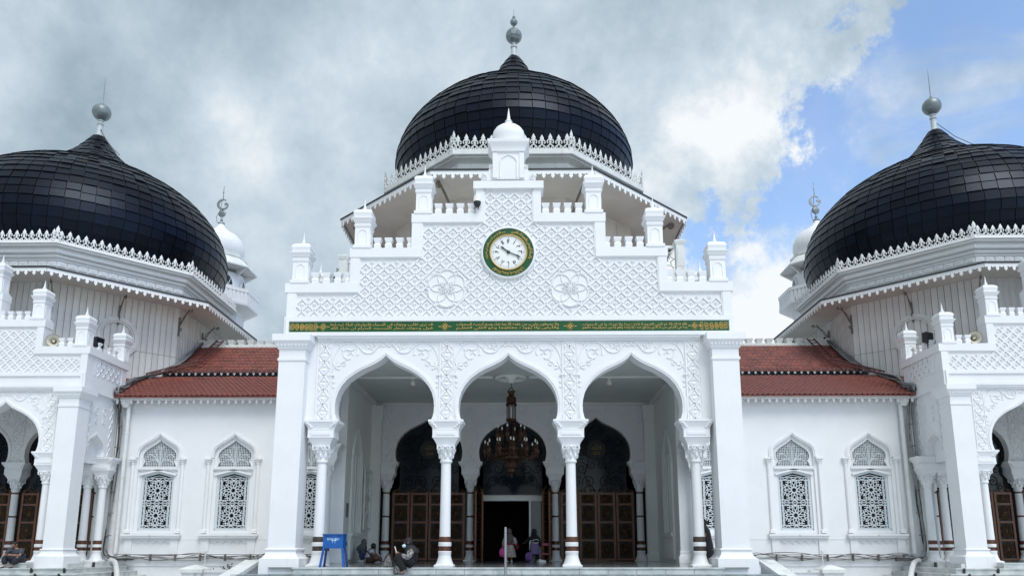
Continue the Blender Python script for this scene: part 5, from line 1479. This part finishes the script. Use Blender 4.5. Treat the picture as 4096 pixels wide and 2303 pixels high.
for k in range(70):
    a = rn.uniform(0, 2 * PI); L = rn.uniform(.25, .60); el = rn.uniform(.1, 1.3)
    d = Vector((math.cos(a) * math.cos(el) * 1.5, math.sin(a) * math.cos(el), math.sin(el) * .95))
    p = d * L; mb.tube([(0, 0, .05), tuple(p * .5 + Vector((0, 0, .03))), tuple(p)], [.012, .008, .004], 4)
    for q in range(9):
        c = p * rn.uniform(.45, 1.05) + Vector((rn.uniform(-.05, .05), rn.uniform(-.05, .05), rn.uniform(-.05, .05)))
        u = Vector((rn.gauss(0, 1), rn.gauss(0, 1), rn.gauss(0, 1))).normalized() * .035; v = u.orthogonal().normalized() * .016
        ml.add([c - u, c + v, c + u, c - v], [(0, 1, 2, 3)])
mb.build('branches', 'twig', sh); ml.build('leaves', 'leaf_dark', sh, ang=0)
def weed(label, loc, h, kind):
    t = thing('roof_weed', label, 'plant', loc); rn = random.Random(int(loc[0] * 100))
    mb, ml = MB(), MB()
    for k in range(1 if kind == 'tall' else 9):
        a = rn.uniform(0, 2 * PI); top = Vector((.06, 0, h)) if kind == 'tall' else Vector((math.cos(a) * h * 1.2, math.sin(a) * .1, h * rn.uniform(.4, 1)))
        mb.tube([(0, 0, 0), tuple(top * .5), tuple(top)], [.012, .009, .004], 4)
        for q in range(40 if kind == 'tall' else 9):
            c = top * rn.uniform(.15, 1.0); b = rn.uniform(0, 2 * PI)
            u = Vector((math.cos(b), math.sin(b), rn.uniform(.1, .7))).normalized() * (.085 if kind == 'tall' else .06); v = u.orthogonal().normalized() * .016
            ml.add([c, c + u * .5 + v, c + u, c + u * .5 - v], [(0, 1, 2, 3)])
    mb.build('stem', 'twig', t); ml.build('leaves', 'leaf', t, ang=0)
weed('tall thin weed on the left lowest parapet step of the gable', (-4.72, .25, 7.40), .50, 'tall')
weed('small tuft of weed beside the dome camera on the gable', (-1.15, .20, 9.35), .12, 'tuft')
weed('small tuft of weed on the right lowest parapet step', (4.90, .22, 7.39), .12, 'tuft')

# ------------------------------------------------------------------ blue wooden stand, steel post
bs = thing('wooden_stand', 'blue painted wooden stand with four splayed legs and pale lettering', 'stand', (-4.24, -.42, 0))
mb = MB(); mb.frustum(0, 0, .445, .245, .17, .77, .245, .17); mb.build('cabinet', 'blue', bs)
MB().box(-.262, .262, -.185, .185, .771, .792).build('lid', 'blue', bs)
for sx in (-1, 1):
    for sy in (-1, 1):
        mb = MB(); xa, ya, xb, yb_ = sx * .225, sy * .15, sx * .285, sy * .20; q = .024
        mb.add([(xb - q, yb_ - q, 0), (xb + q, yb_ - q, 0), (xb - q, yb_ + q, 0), (xb + q, yb_ + q, 0), (xa - q, ya - q, .46), (xa + q, ya - q, .46), (xa - q, ya + q, .46), (xa + q, ya + q, .46)], [(0, 2, 3, 1), (4, 5, 7, 6), (0, 1, 5, 4), (2, 6, 7, 3), (0, 4, 6, 2), (1, 3, 7, 5)])
        mb.build('leg', 'blue_dark' if sy > 0 else 'blue', bs)  # rear legs take a darker copy of the blue, shade painted in
mb = MB(); mb.box(-.25, -.03, -.19, -.17, .745, .768); mb.box(.1, .22, -.19, -.17, .745, .765); mb.build('hinge_strip', 'blue_dark', bs)
put('lettering', text_mesh('BRMALUEH', .1, .001, 'letter', fit=(.285, .05)), bs, (.0, -.172, .665), rot=RX)
put('lettering', text_mesh('T T', .1, .001, 'letter', fit=(.10, .06)), bs, (.02, -.172, .60), rot=RX)
mb = MB(); mb.box(-.045, .085, -.173, -.170, .632, .645); mb.box(.05, .075, -.173, -.17, .645, .69); mb.build('paint_mark', 'letter', bs)

hp = thing('handrail_post', 'round steel handrail post in front of the middle arch', 'post', (-.03, -1.7, -.48))
MB().lathe([(.028, 0), (.028, 1.385), (.022, 1.40), (.004, 1.405)], n=12).build('post_tube', 'steel', hp)
MB().lathe([(.055, 0), (.055, .012), (.03, .02)], n=12).build('floor_flange', 'steel', hp)
# ------------------------------------------------------------------ people
def cloth(name, col, col2=None, vs=18, rough=.75):
    return mat(name, col, rough, var=.25 if col2 is None else 0, vscale=vs, var2=col2)
M['skin'] = mat('skin', (.27, .135, .085), .5)
M['skin_dark'] = mat('darker_skin', (.16, .08, .05), .5)
M['black_cloth'] = cloth('black_cloth', (.006, .0055, .007), rough=.9)
M['hair'] = mat('black_hair', (.012, .010, .010), .5)
def skin_mesh(name, V, E, root, m, sub=1):
    me = bpy.data.meshes.new(name)
    me.from_pydata([v[0] for v in V], E, [])
    o = bpy.data.objects.new(name, me); C.objects.link(o)
    md = o.modifiers.new('skin', 'SKIN'); md.use_smooth_shade = True; md.branch_smoothing = .4
    for i, v in enumerate(V):
        r_ = v[1] if isinstance(v[1], tuple) else (v[1], v[1])
        me.skin_vertices[0].data[i].radius = r_
        me.skin_vertices[0].data[i].use_root = (i == root)
    sb = o.modifiers.new('sub', 'SUBSURF'); sb.levels = sub; sb.render_levels = sub
    bpy.context.view_layer.update()
    out = bpy.data.meshes.new_from_object(o.evaluated_get(bpy.context.evaluated_depsgraph_get()))
    bpy.data.objects.remove(o); bpy.data.meshes.remove(me)
    out.name = name; out.materials.clear(); out.materials.append(M[m] if isinstance(m, str) else m)
    out.polygons.foreach_set('use_smooth', [True] * len(out.polygons))
    return out
def body(J, p, skin='skin', s=.92, foot=True):
    """one continuous body grown over the joints in J; returns the object"""
    V, E, ix = [], [], {}
    def v(k, pos, r_): ix[k] = len(V); V.append((tuple(pos), (r_[0] * s, r_[1] * s) if isinstance(r_, tuple) else r_ * s)); return ix[k]
    def e(a, b): E.append((ix[a], ix[b]))
    pe, chs, ne, he = (Vector(J[k]) for k in ('pelvis', 'chest', 'neck', 'head'))
    v('pelvis', pe, (.13, .11)); v('waist', (pe + chs) / 2, (.12, .095)); v('chest', chs, (.14, .11)); v('neck', ne, .052); v('jaw', ne.lerp(he, .55), (.062, .066)); v('head', he, (.078, .09)); 
    up = (he - ne).normalized(); v('crown', he + up * .085 * s, (.055, .062))
    for a, b in (('pelvis', 'waist'), ('waist', 'chest'), ('chest', 'neck'), ('neck', 'jaw'), ('jaw', 'head'), ('head', 'crown')): e(a, b)
    f = Vector(J['face']).normalized()
    v('nose', he + f * .098 * s - up * .015, .014); e('head', 'nose')
    for sd in 'LR':
        sh, el, ha = (Vector(J[k + sd]) for k in ('sh', 'el', 'ha'))
        v('sh' + sd, sh, .06); v('el' + sd, el, .042); v('wr' + sd, el.lerp(ha, .85), .027); v('ha' + sd, ha, (.032, .022))
        e('chest', 'sh' + sd); e('sh' + sd, 'el' + sd); e('el' + sd, 'wr' + sd); e('wr' + sd, 'ha' + sd)
        d = (ha - el).normalized(); o_ = d.orthogonal().normalized(); c_ = d.cross(o_)
        for q, (a, L) in enumerate(((-.032, .055), (-.016, .075), (0, .085), (.016, .078))):
            b = ha + d * .035 * s + o_ * a * s
            v(f'f{sd}{q}', b, .011); v(f'g{sd}{q}', b + d * L * .55 * s + c_ * .006, .010); v(f'h{sd}{q}', b + d * L * .75 * s + c_ * .028, .008); e('ha' + sd, f'f{sd}{q}'); e(f'f{sd}{q}', f'g{sd}{q}'); e(f'g{sd}{q}', f'h{sd}{q}')
        v('t' + sd, ha + o_ * .035 * s + d * .012, .012); v('u' + sd, ha + o_ * .045 * s + d * .05 + c_ * .02, .009); e('ha' + sd, 't' + sd); e('t' + sd, 'u' + sd)
        hp_, kn, an, to = (Vector(J[k + sd]) for k in ('hip', 'kn', 'an', 'to'))
        v('hip' + sd, hp_, .088); v('kn' + sd, kn, .06); v('cf' + sd, kn.lerp(an, .35), .056); v('an' + sd, an, .036); v('to' + sd, to, (.036, .024))
        for a, b in (('pelvis', 'hip'), ('hip', 'kn'), ('kn', 'cf'), ('cf', 'an'), ('an', 'to')): e(a if a == 'pelvis' else a + sd, b + sd)
    o = put('body', skin_mesh('body', V, E, 0, skin, 1), p)
    # eyes and mouth
    side = f.cross(up).normalized(); mb = MB()
    for k in (-1, 1): mb.ell(he + f * .080 * s + side * .032 * k * s + up * .01, .011, .011, .008, 6, 4)
    mb.build('eyes', 'hair', o)
    c_ = he + f * .080 * s - up * .045 * s
    MB().tube([c_ - side * .022, c_ + f * .006, c_ + side * .022], .006, 5).build('mouth', mat('lips', (.2, .06, .05), .5), o)
    mb = MB()
    for k in (-1, 1): mb.ell(he + side * .082 * k * s, .018, .018, .03, 6, 4)
    mb.build('ears', skin, o)
    return o
def garment(name, pts, m, p, sub=1):
    """cloth grown over a chain/tree: pts = {key: (pos, radius, parent)}"""
    ks = list(pts); V = [(tuple(pts[k][0]), tuple(x * 1.32 for x in (pts[k][1] if isinstance(pts[k][1], tuple) else (pts[k][1],) * 2))) for k in ks]; E = [(ks.index(pts[k][2]), ks.index(k)) for k in ks if pts[k][2]]
    return put(name, skin_mesh(name, V, E, 0, m, sub), p)
def loft(name, rings, m, p, n=18, fold=0.0):
    mb = MB(); vs = []; fs = []
    for (c, rx, ry) in rings:
        for j in range(n):
            a = 2 * PI * j / n; k = 1 + fold * (1 if j % 2 else -1)
            vs.append((c[0] + rx * k * math.cos(a), c[1] + ry * k * math.sin(a), c[2]))
    for i in range(len(rings) - 1):
        fs += [(i * n + j, i * n + (j + 1) % n, (i + 1) * n + (j + 1) % n, (i + 1) * n + j) for j in range(n)]
    fs += [tuple(range(n - 1, -1, -1)), tuple((len(rings) - 1) * n + j for j in range(n))]
    return mb.add(vs, fs).build(name, m, p, ang=70)
def scarf(p, he, f, m, s=.92, drape=None):
    f = Vector(f).normalized(); he = Vector(he)
    mb = MB(); mb.ell(he - f * .026 * s + Vector((0, 0, .012)), .103 * s, .103 * s, .128 * s, 14, 9)
    mb.ell(he - f * .02 * s - Vector((0, 0, .10 * s)), .088 * s, .085 * s, .085 * s, 12, 7)
    o = mb.build('headscarf', m, p, ang=70)
    if drape: loft('scarf_drape', drape, m, o, 16, .03)
    return o

# woman with a phone on the top step
w1 = thing('person', 'woman in dark patterned headscarf sitting on the top step, looking at a phone', 'person', (-2.31, -.80, 0))
J = dict(pelvis=(.02, .02, .10), chest=(.02, 0, .38), neck=(-.03, 0, .49), head=(-.085, -.01, .575), face=(-1, -.35, -.25), shL=(.04, -.15, .42), elL=(-.05, -.22, .21), haL=(-.28, -.12, .32), shR=(.04, .15, .42), elR=(-.10, .20, .23), haR=(-.29, .0, .33),
         hipL=(-.03, -.09, .09), knL=(-.27, -.15, .24), anL=(-.10, -.24, -.09), toL=(-.20, -.29, -.135), hipR=(-.03, .09, .09), knR=(-.29, .07, .26), anR=(-.17, -.16, -.09), toR=(-.27, -.20, -.135))
body(J, w1)
M['pattern'] = cloth('patterned_cloth', (.26, .26, .25), (.012, .012, .014), 22)
M['scarf_dark'] = cloth('dark_patterned_scarf', (.02, .02, .016), (.004, .005, .010), 26)
M['sleeve'] = cloth('printed_sleeve', (.42, .41, .40), (.03, .03, .035), 18)
garment('long_blouse', {'a': ((.03, .01, .10), (.13, .13), None), 'b': ((.04, 0, .25), (.115, .115), 'a'), 'c': ((.03, 0, .38), (.125, .115), 'b'), 'd': ((-.0, 0, .46), .09, 'c'), 'l': ((.04, -.15, .42), .075, 'c'), 'r': ((.04, .15, .42), .075, 'c')}, 'black_cloth', w1)
garment('sleeve', {'a': ((.04, -.155, .42), .078, None), 'b': ((-.04, -.22, .215), .062, 'a'), 'c': ((-.22, -.15, .29), .047, 'b')}, 'sleeve', w1)
garment('sleeve', {'a': ((.04, .155, .42), .078, None), 'b': ((-.10, .20, .235), .06, 'a'), 'c': ((-.24, .04, .31), .045, 'b')}, 'black_cloth', w1)
mb = MB()
for q in ([(.05, -.06, .10), (-.08, -.10, .16), (-.27, -.15, .235), (-.23, -.19, .10), (-.13, -.235, -.06)], [(.05, .06, .10), (-.08, .08, .17), (-.285, .06, .255), (-.26, -.05, .10), (-.19, -.14, -.06)]):
    mb.tube(catmull([tuple(p) for p in q], 4), [.135, .135, .13, .13, .125, .12, .115, .11, .105, .10, .10, .098, .096, .094, .092, .09, .088], 14)
mb.build('skirt', 'black_cloth', w1, ang=80)
scarf(w1, J['head'], J['face'], 'scarf_dark', drape=[((-.03, 0, .53), .085, .09), ((.0, 0, .47), .13, .15), ((.02, 0, .41), .165, .19), ((.03, 0, .35), .17, .195)])
MB().ell(Vector(J['head']) + Vector((-.075, -.03, -.075)), .05, .055, .045, 10, 6).build('face_mask', mat('pale_blue_mask', (.55, .74, .78), .7), w1)
mb = MB(); hd = Vector(J['head'])
mb.tube([hd + Vector((-.092, -.055 + .012 * math.cos(a) * 1.8, .012 + .02 * math.sin(a))) for a in [i * PI / 5 for i in range(10)]], .004, 4, closed=True); mb.build('spectacles', 'ink', w1)
ph = thing('phone', 'white phone held up by the sitting woman', 'phone', (-2.66, -.90, .42), 0)
mb = MB(); mb.box(-.006, .006, -.04, .04, -.075, .075, Matrix.Rotation(R(-18), 4, 'Y')); mb.build('phone_case', 'white', ph)
def handbag(label, loc, sc=1.0):
    t = thing('handbag', label, 'bag', loc)
    mb = MB(); mb.lathe([(.09, 0), (.125, .02), (.135, .08), (.11, .16), (.06, .225), (.05, .25)], n=16, sy=.6); o = mb.build('bag_body', 'pattern', t, ang=60)
    for d in (-.05, .05): MB().tube(catmull([(-.10, d, .12), (-.07, d, .24), (0, d * .6, .31), (.07, d, .24), (.11, d, .10)], 4), .011, 5).build('strap', 'black', t)
    MB().ell((0, 0, .26), .03, .02, .03, 6, 4).build('knot', mat('tan_leather', (.35, .17, .09), .5), t)
    t.scale = (sc,) * 3
handbag('pale patterned handbag standing on the marble edge beside the woman', (-2.86, -.68, 0))
handbag('dark patterned bag hanging in front of the sitting woman', (-2.56, -1.02, -.157), .95)

# man on the steps of the left porch
m1 = thing('person', 'man in dark shirt and cap crouching on the left porch steps', 'person', (-15.96, 5.50, 0))
J = dict(pelvis=(.02, .16, .08), chest=(.0, .05, .37), neck=(-.01, 0, .48), head=(-.02, -.06, .565), face=(-.1, -1, -.35), shL=(-.18, .03, .41), elL=(-.24, -.16, .20), haL=(-.10, -.28, .25), shR=(.18, .03, .41), elR=(.25, -.14, .22), haR=(-.02, -.28, .26),
         hipL=(-.08, .12, .08), knL=(-.23, -.20, .19), anL=(-.12, -.22, -.09), toL=(-.16, -.32, -.135), hipR=(.10, .12, .08), knR=(.23, -.20, .19), anR=(.10, -.22, -.09), toR=(.12, -.32, -.135))
body(J, m1, 'skin')
M['slate_shirt'] = cloth('slate_blue_shirt', (.05, .058, .08)); M['navy'] = cloth('navy_trousers', (.012, .014, .026))
garment('shirt', {'a': ((.02, .15, .10), (.15, .13), None), 'b': ((.0, .09, .25), (.14, .115), 'a'), 'c': ((.0, .05, .37), (.155, .12), 'b'), 'd': ((0, .01, .45), .075, 'c'), 'l': ((-.18, .03, .41), .075, 'c'), 'l2': ((-.23, -.11, .25), .058, 'l'), 'r': ((.18, .03, .41), .075, 'c'), 'r2': ((.24, -.09, .26), .058, 'r')}, 'slate_shirt', m1)
garment('trousers', {'a': ((.02, .16, .08), (.155, .13), None), 'l': ((-.22, -.19, .185), .082, 'a'), 'l2': ((-.135, -.22, -.06), .062, 'l'), 'r': ((.22, -.19, .185), .082, 'a'), 'r2': ((.11, -.22, -.06), .062, 'r')}, 'navy', m1)
mb = MB(); mb.lathe([(.086, .015), (.09, .04), (.085, .085), (.05, .10), (.005, .105)], -.015, -.045, 14); mb.build('cap', 'hair', m1, (0, 0, .575))
mb = MB(); mb.ell((-.02, -.035, .60), .084, .088, .06, 12, 6); mb.build('hair', 'hair', m1)
mb = MB(); 
for x in (-.16, .12): mb.ell((x, -.31, -.14), .05, .09, .02, 8, 5)
mb.build('sandals', 'black', m1)
ph2 = thing('phone', 'small dark phone in the hands of the crouching man', 'phone', (-16.02, 5.19, .29))
mb = MB(); mb.box(-.035, .035, -.006, .006, -.05, .06, Matrix.Rotation(R(-30), 4, 'X')); mb.build('phone_case', 'black', ph2)

# couple sitting on the porch floor by the left wall
m2 = thing('person', 'person in white shirt with black shoulder strap sitting on the porch floor', 'person', (-4.66, 6.30, 0))
J = dict(pelvis=(-.03, 0, .09), chest=(.0, .02, .38), neck=(.05, .03, .46), head=(.10, .06, .52), face=(.8, .6, -.5), shL=(.02, -.15, .40), elL=(.16, -.18, .20), haL=(.32, -.06, .12), shR=(.04, .17, .40), elR=(.2, .18, .2), haR=(.34, .08, .12),
         hipL=(.02, -.09, .08), knL=(.26, -.22, .17), anL=(.34, .05, .05), toL=(.44, .06, .035), hipR=(.02, .10, .08), knR=(.30, .22, .16), anR=(.36, -.02, .05), toR=(.46, -.06, .035))
body(J, m2, 'skin_dark')
M['tee'] = cloth('white_tee', (.62, .61, .68)); M['jean'] = cloth('blue_denim', (.02, .05, .14)); M['khaki'] = cloth('brown_shorts', (.09, .05, .035))
garment('tee_shirt', {'a': ((-.04, 0, .08), (.16, .15), None), 'b': ((-.03, .01, .23), (.15, .14), 'a'), 'c': ((.0, .02, .37), (.155, .13), 'b'), 'd': ((.04, .03, .44), .075, 'c'), 'l': ((.02, -.15, .40), .078, 'c'), 'l2': ((.09, -.175, .29), .066, 'l'), 'r': ((.04, .17, .40), .078, 'c'), 'r2': ((.1, .18, .30), .066, 'r')}, 'tee', m2)
mb = MB()
for s in (-1, 1): mb.tube(catmull([(-.06, .04 * s, .09), (.04, .10 * s, .095), (.22, .205 * s, .155)], 4), [.12, .12, .12, .118, .115, .11, .105, .10, .095], 12)
mb.build('shorts', 'khaki', m2, ang=80)
mb = MB(); mb.ell((.085, .045, .545), .092, .095, .09, 12, 7); mb.build('hair', 'hair', m2)
MB().tube(catmull([(-.13, -.14, .42), (.02, -.19, .27), (.13, -.17, .14)], 4), .018, 5, flat=1).build('shoulder_strap', 'black', m2)
w2_ = thing('person', 'person in grey headscarf and blue jeans crouching beside the left porch wall', 'person', (-5.0, 6.45, 0))
J = dict(pelvis=(-.05, 0, .20), chest=(.0, .0, .48), neck=(.06, 0, .57), head=(.11, 0, .64), face=(1, .1, -.5), shL=(.02, -.15, .50), elL=(.12, -.16, .32), haL=(.2, -.06, .30), shR=(.02, .15, .50), elR=(.12, .16, .32), haR=(.2, .06, .30),
         hipL=(-.03, -.08, .2), knL=(.17, -.12, .33), anL=(.0, -.12, .07), toL=(.1, -.13, .035), hipR=(-.03, .08, .2), knR=(.17, .12, .33), anR=(.0, .12, .07), toR=(.1, .13, .035))
body(J, w2_)
M['grey_scarf'] = cloth('grey_scarf', (.10, .12, .125), vs=9)
M['stripe'] = cloth('grey_stripe_blouse', (.13, .15, .15), (.02, .03, .035), 22)
garment('blouse', {'a': ((-.03, 0, .22), (.14, .13), None), 'c': ((.0, .0, .46), (.15, .13), 'a'), 'd': ((.05, 0, .54), .08, 'c'), 'l': ((.02, -.15, .49), .075, 'c'), 'l2': ((.12, -.16, .33), .058, 'l'), 'r': ((.02, .15, .49), .075, 'c'), 'r2': ((.12, .16, .33), .058, 'r')}, 'stripe', w2_)
garment('jeans', {'a': ((-.05, 0, .19), (.15, .13), None), 'l': ((.16, -.12, .31), .085, 'a'), 'l2': ((.01, -.12, .10), .065, 'l'), 'r': ((.16, .12, .31), .085, 'a'), 'r2': ((.01, .12, .10), .065, 'r')}, 'jean', w2_)
scarf(w2_, J['head'], J['face'], 'grey_scarf', drape=[((.07, 0, .62), .085, .09), ((.04, 0, .55), .13, .15), ((.02, 0, .48), .165, .19), ((.01, 0, .38), .17, .20)])
mb = MB()
for y in (-.13, .13): mb.ell((.05, y, .04), .13, .05, .045, 10, 6)
mb.build('shoes', 'white', w2_)

# two girls at the open door
def girl(label, loc, top, skirt_m, scarf_m, s, turn, white_trim=False):
    t = thing('person', label, 'person', loc, turn)
    J = dict(pelvis=(0, 0, .56), chest=(0, 0, .79), neck=(0, 0, .90), head=(0, 0, 1.0), face=(0, 1, -.05), shL=(-.125, 0, .83), elL=(-.19, .02, .64), haL=(-.22, -.02, .47), shR=(.125, 0, .83), elR=(.20, .0, .66), haR=(.22, .06, .55),
             hipL=(-.065, 0, .54), knL=(-.07, .0, .30), anL=(-.07, -.01, .06), toL=(-.075, .08, .025), hipR=(.065, 0, .54), knR=(.07, .02, .30), anR=(.07, .0, .06), toR=(.075, .09, .025))
    body(J, t, 'skin', .80)
    loft('dress', [((0, 0, .92), .05, .05), ((0, 0, .87), .12, .075), ((0, 0, .80), .14, .09), ((0, 0, .62), .125, .09), ((0, 0, .56), .14, .11), ((0, 0, .38), .185, .16), ((0, 0, .17), .23, .20)], skirt_m, t, 22, .035)
    for sd, k in (('L', -1), ('R', 1)):
        garment('sleeve', {'a': (J['sh' + sd], .065, None), 'b': (J['el' + sd], .058, 'a'), 'c': (tuple(Vector(J['el' + sd]).lerp(Vector(J['ha' + sd]), .65)), .05, 'b')}, top, t)
    scarf(t, J['head'], J['face'], scarf_m, .88, drape=[((0, -.02, .94), .085, .09), ((0, -.02, .85), .14, .12), ((0, -.03, .72), .15, .12), ((0, -.04, .62), .10, .09)])
    mb = MB()
    for x in (-.07, .07): mb.ell((x, .03, .03), .04, .085, .03, 8, 5)
    mb.build('shoes', 'white', t)
    return t
M['floral'] = cloth('floral_cream_dress', (.52, .45, .40), (.22, .16, .15), 24); M['taupe'] = cloth('taupe_scarf', (.11, .08, .085)); M['purple'] = cloth('purple_skirt', (.17, .12, .26)); M['pink'] = cloth('pink_bag', (.72, .09, .36), vs=6); M['violet'] = cloth('violet_bag', (.16, .075, .24), vs=8)
M['red'] = cloth('red_sash', (.30, .012, .018))
g1_ = girl('girl in cream floral dress and taupe headscarf walking to the open door', (-.08, 7.0, 0), 'floral', 'floral', 'taupe', .8, R(-8))
MB().lathe([(.135, .545), (.145, .58), (.13, .63)], n=16, sy=.75, cap=False).build('red_sash', 'red', g1_)
MB().tube(catmull([(.13, .02, .60), (.27, .04, .56), (.29, .05, .48), (.18, .04, .40)], 4), .02, 5).build('sash_tail', 'red', g1_)
g2_ = thing('person', 'girl with black headscarf and purple skirt at the right side of the door', 'person', (.77, 7.15, 0), R(25))
J = dict(pelvis=(0, 0, .56), chest=(0, .02, .79), neck=(0, .03, .90), head=(0, .05, 1.0), face=(-.5, .8, -.1), shL=(-.125, .02, .83), elL=(-.22, .10, .70), haL=(-.30, .2, .64), shR=(.125, 0, .83), elR=(.20, -.02, .64), haR=(.24, .02, .47),
         hipL=(-.065, 0, .54), knL=(-.09, .08, .30), anL=(-.10, .04, .06), toL=(-.12, .13, .025), hipR=(.065, 0, .54), knR=(.07, -.02, .30), anR=(.09, -.12, .06), toR=(.09, -.03, .025))
body(J, g2_, 'skin_dark', .80)
loft('purple_skirt', [((0, 0, .66), .12, .09), ((0, 0, .56), .15, .12), ((0, 0, .40), .165, .14), ((0, 0, .27), .165, .145)], 'purple', g2_, 20, .03)
garment('black_top', {'a': ((0, 0, .62), (.13, .10), None), 'c': ((0, .02, .79), (.135, .10), 'a'), 'd': ((0, .03, .88), .06, 'c'), 'l': ((-.125, .02, .83), .065, 'c'), 'l2': ((-.22, .10, .70), .05, 'l'), 'l3': ((-.28, .18, .655), .04, 'l2'), 'r': ((.125, 0, .83), .065, 'c'), 'r2': ((.20, -.02, .64), .05, 'r'), 'r3': ((.23, .01, .52), .04, 'r2')}, 'black_cloth', g2_)
scarf(g2_, J['head'], J['face'], 'black_cloth', .88, drape=[((0, .02, .94), .085, .09), ((0, .0, .85), .14, .12), ((0, -.01, .74), .16, .13)])
mb = MB(); mb.tube([(.16 * math.cos(a), -.01 + .135 * math.sin(a), .735 + .02 * math.sin(3 * a)) for a in [i * PI / 12 for i in range(24)]], .008, 4, closed=True); mb.tube([(-.13, -.09, .66), (0, -.125, .63), (.13, -.09, .66)], .008, 4); mb.build('white_trim', 'white', g2_)
garment('leggings', {'a': ((-.065, 0, .50), .075, None), 'b': ((-.09, .08, .30), .058, 'a'), 'c': ((-.10, .04, .08), .045, 'b')}, 'black_cloth', g2_); garment('leggings', {'a': ((.065, 0, .50), .075, None), 'b': ((.07, -.02, .30), .058, 'a'), 'c': ((.09, -.12, .08), .045, 'b')}, 'black_cloth', g2_)
mb = MB(); mb.ell((-.11, .09, .03), .04, .085, .03, 8, 5); mb.ell((.09, -.08, .03), .04, .085, .03, 8, 5); mb.build('shoes', 'white', g2_)
def backpack(label, loc, m, sc, strap_m):
    t = thing('backpack', label, 'backpack', loc)
    mb = MB(); mb.sq([(.06, 0), (.115, .03), (.125, .14), (.12, .24), (.085, .31), (.03, .335)], 0, 0, .55); mb.build('pack', m, t, ang=80)
    mb = MB(); mb.sq([(.05, .04), (.085, .06), (.085, .16), (.05, .18)], 0, -.06, .25); mb.build('pocket', m, t, ang=80)
    for x in (-.05, .05): MB().tube(catmull([(x, .03, .30), (x * 1.1, .10, .25), (x * 1.3, .10, .10), (x * 1.2, .05, .03)], 4), .012, 5).build('strap', strap_m, t)
    MB().tube([(-.03, .0, .33), (-.02, 0, .42), (.03, 0, .42), (.04, 0, .33)], .009, 5).build('grab_loop', strap_m, t)
    t.scale = (sc,) * 3
backpack('pink backpack dangling from the hand of the girl in the floral dress', (-.31, 6.95, .18), 'pink', .85, 'pink')
backpack('violet backpack on the floor left of the girl with purple skirt', (.58, 7.0, .02), 'violet', .95, 'black_cloth')
chp = thing('chair', 'low chair with pink plastic rails beside the door leaf', 'chair', (1.08, 7.6, 0))
M['pinkp'] = mat('pink_plastic', (.33, .03, .10), .4)
for x in (-.16, .16):
    for y in (-.14, .14): MB().lathe([(.014, 0), (.014, .62 if y > 0 else .25)], x, y, 8).build('leg', 'iron', chp)
MB().box(-.19, .19, -.17, .17, .25, .29).build('seat', 'pinkp', chp)
MB().box(-.19, .19, .13, .16, .55, .64).build('back_rail', 'pinkp', chp)
mb = MB(); mb.box(-.16, -.145, -.14, .14, .1, .12); mb.box(.145, .16, -.14, .14, .1, .12); mb.build('stretcher', 'iron', chp)
fb = thing('doorstop_block', 'white wedge-shaped block on the floor under the pink chair', 'block', (1.0, 7.2, 0))
MB().prism([(-.14, 0), (.16, 0), (.16, .05), (-.14, .12)], -.10, .10).build('wedge', 'white', fb)

# figure in black behind the right outer column
bk = thing('person', 'person in long black robe mostly hidden behind the right outer column', 'person', (5.56, 3.0, -.05))
J = dict(pelvis=(0, 0, .72), chest=(0, 0, 1.0), neck=(0, 0, 1.12), head=(0, 0, 1.22), face=(-1, -.2, 0), shL=(0, -.15, 1.05), elL=(.02, -.2, .84), haL=(-.08, -.16, .68), shR=(0, .15, 1.05), elR=(.02, .2, .84), haR=(-.08, .16, .68),
         hipL=(0, -.08, .7), knL=(-.02, -.09, .38), anL=(0, -.09, .08), toL=(-.1, -.09, .03), hipR=(0, .08, .7), knR=(-.02, .09, .38), anR=(0, .09, .08), toR=(-.1, .09, .03))
body(J, bk)
loft('black_robe', [((0, 0, 1.14), .08, .08), ((.01, 0, 1.05), .15, .20), ((.02, 0, .85), .19, .23), ((.04, 0, .5), .23, .25), ((.06, 0, .12), .27, .27), ((.06, 0, .02), .28, .28)], 'black_cloth', bk, 22, .03)
scarf(bk, J['head'], J['face'], 'black_cloth', drape=[((0, 0, 1.15), .10, .10), ((.01, 0, 1.02), .17, .22), ((.02, 0, .88), .19, .23)])

# repeats share a group
GROUPS = {'side_porch': 'side porches left and right of the main porch', 'domed_hall': 'black domes of the mosque', 'wing_building': 'white wings with red roofs', 'minaret': 'white minarets behind the side domes',
          'loudspeaker': 'horn loudspeakers on the parapets', 'floodlight': 'floodlights on the parapets', 'roof_ladder': 'ladders on the red roofs', 'cable_bundle': 'cable tangles in the wing corners', 'drainpipe': 'drainpipes of the wings',
          'stair_parapet': 'parapets beside the front steps', 'planter_wall': 'low walls before the wings', 'front_steps': 'marble steps of the porches', 'roof_weed': 'weeds growing on the gable', 'handbag': 'bags of the sitting woman', 'backpack': 'school backpacks by the door', 'phone': 'phones in use on the steps', 'person': 'people on the porch and steps'}
for o in list(SC.objects):
    k = o.name.split('.')[0]
    if o.parent is None and k in GROUPS: o['group'] = GROUPS[k]
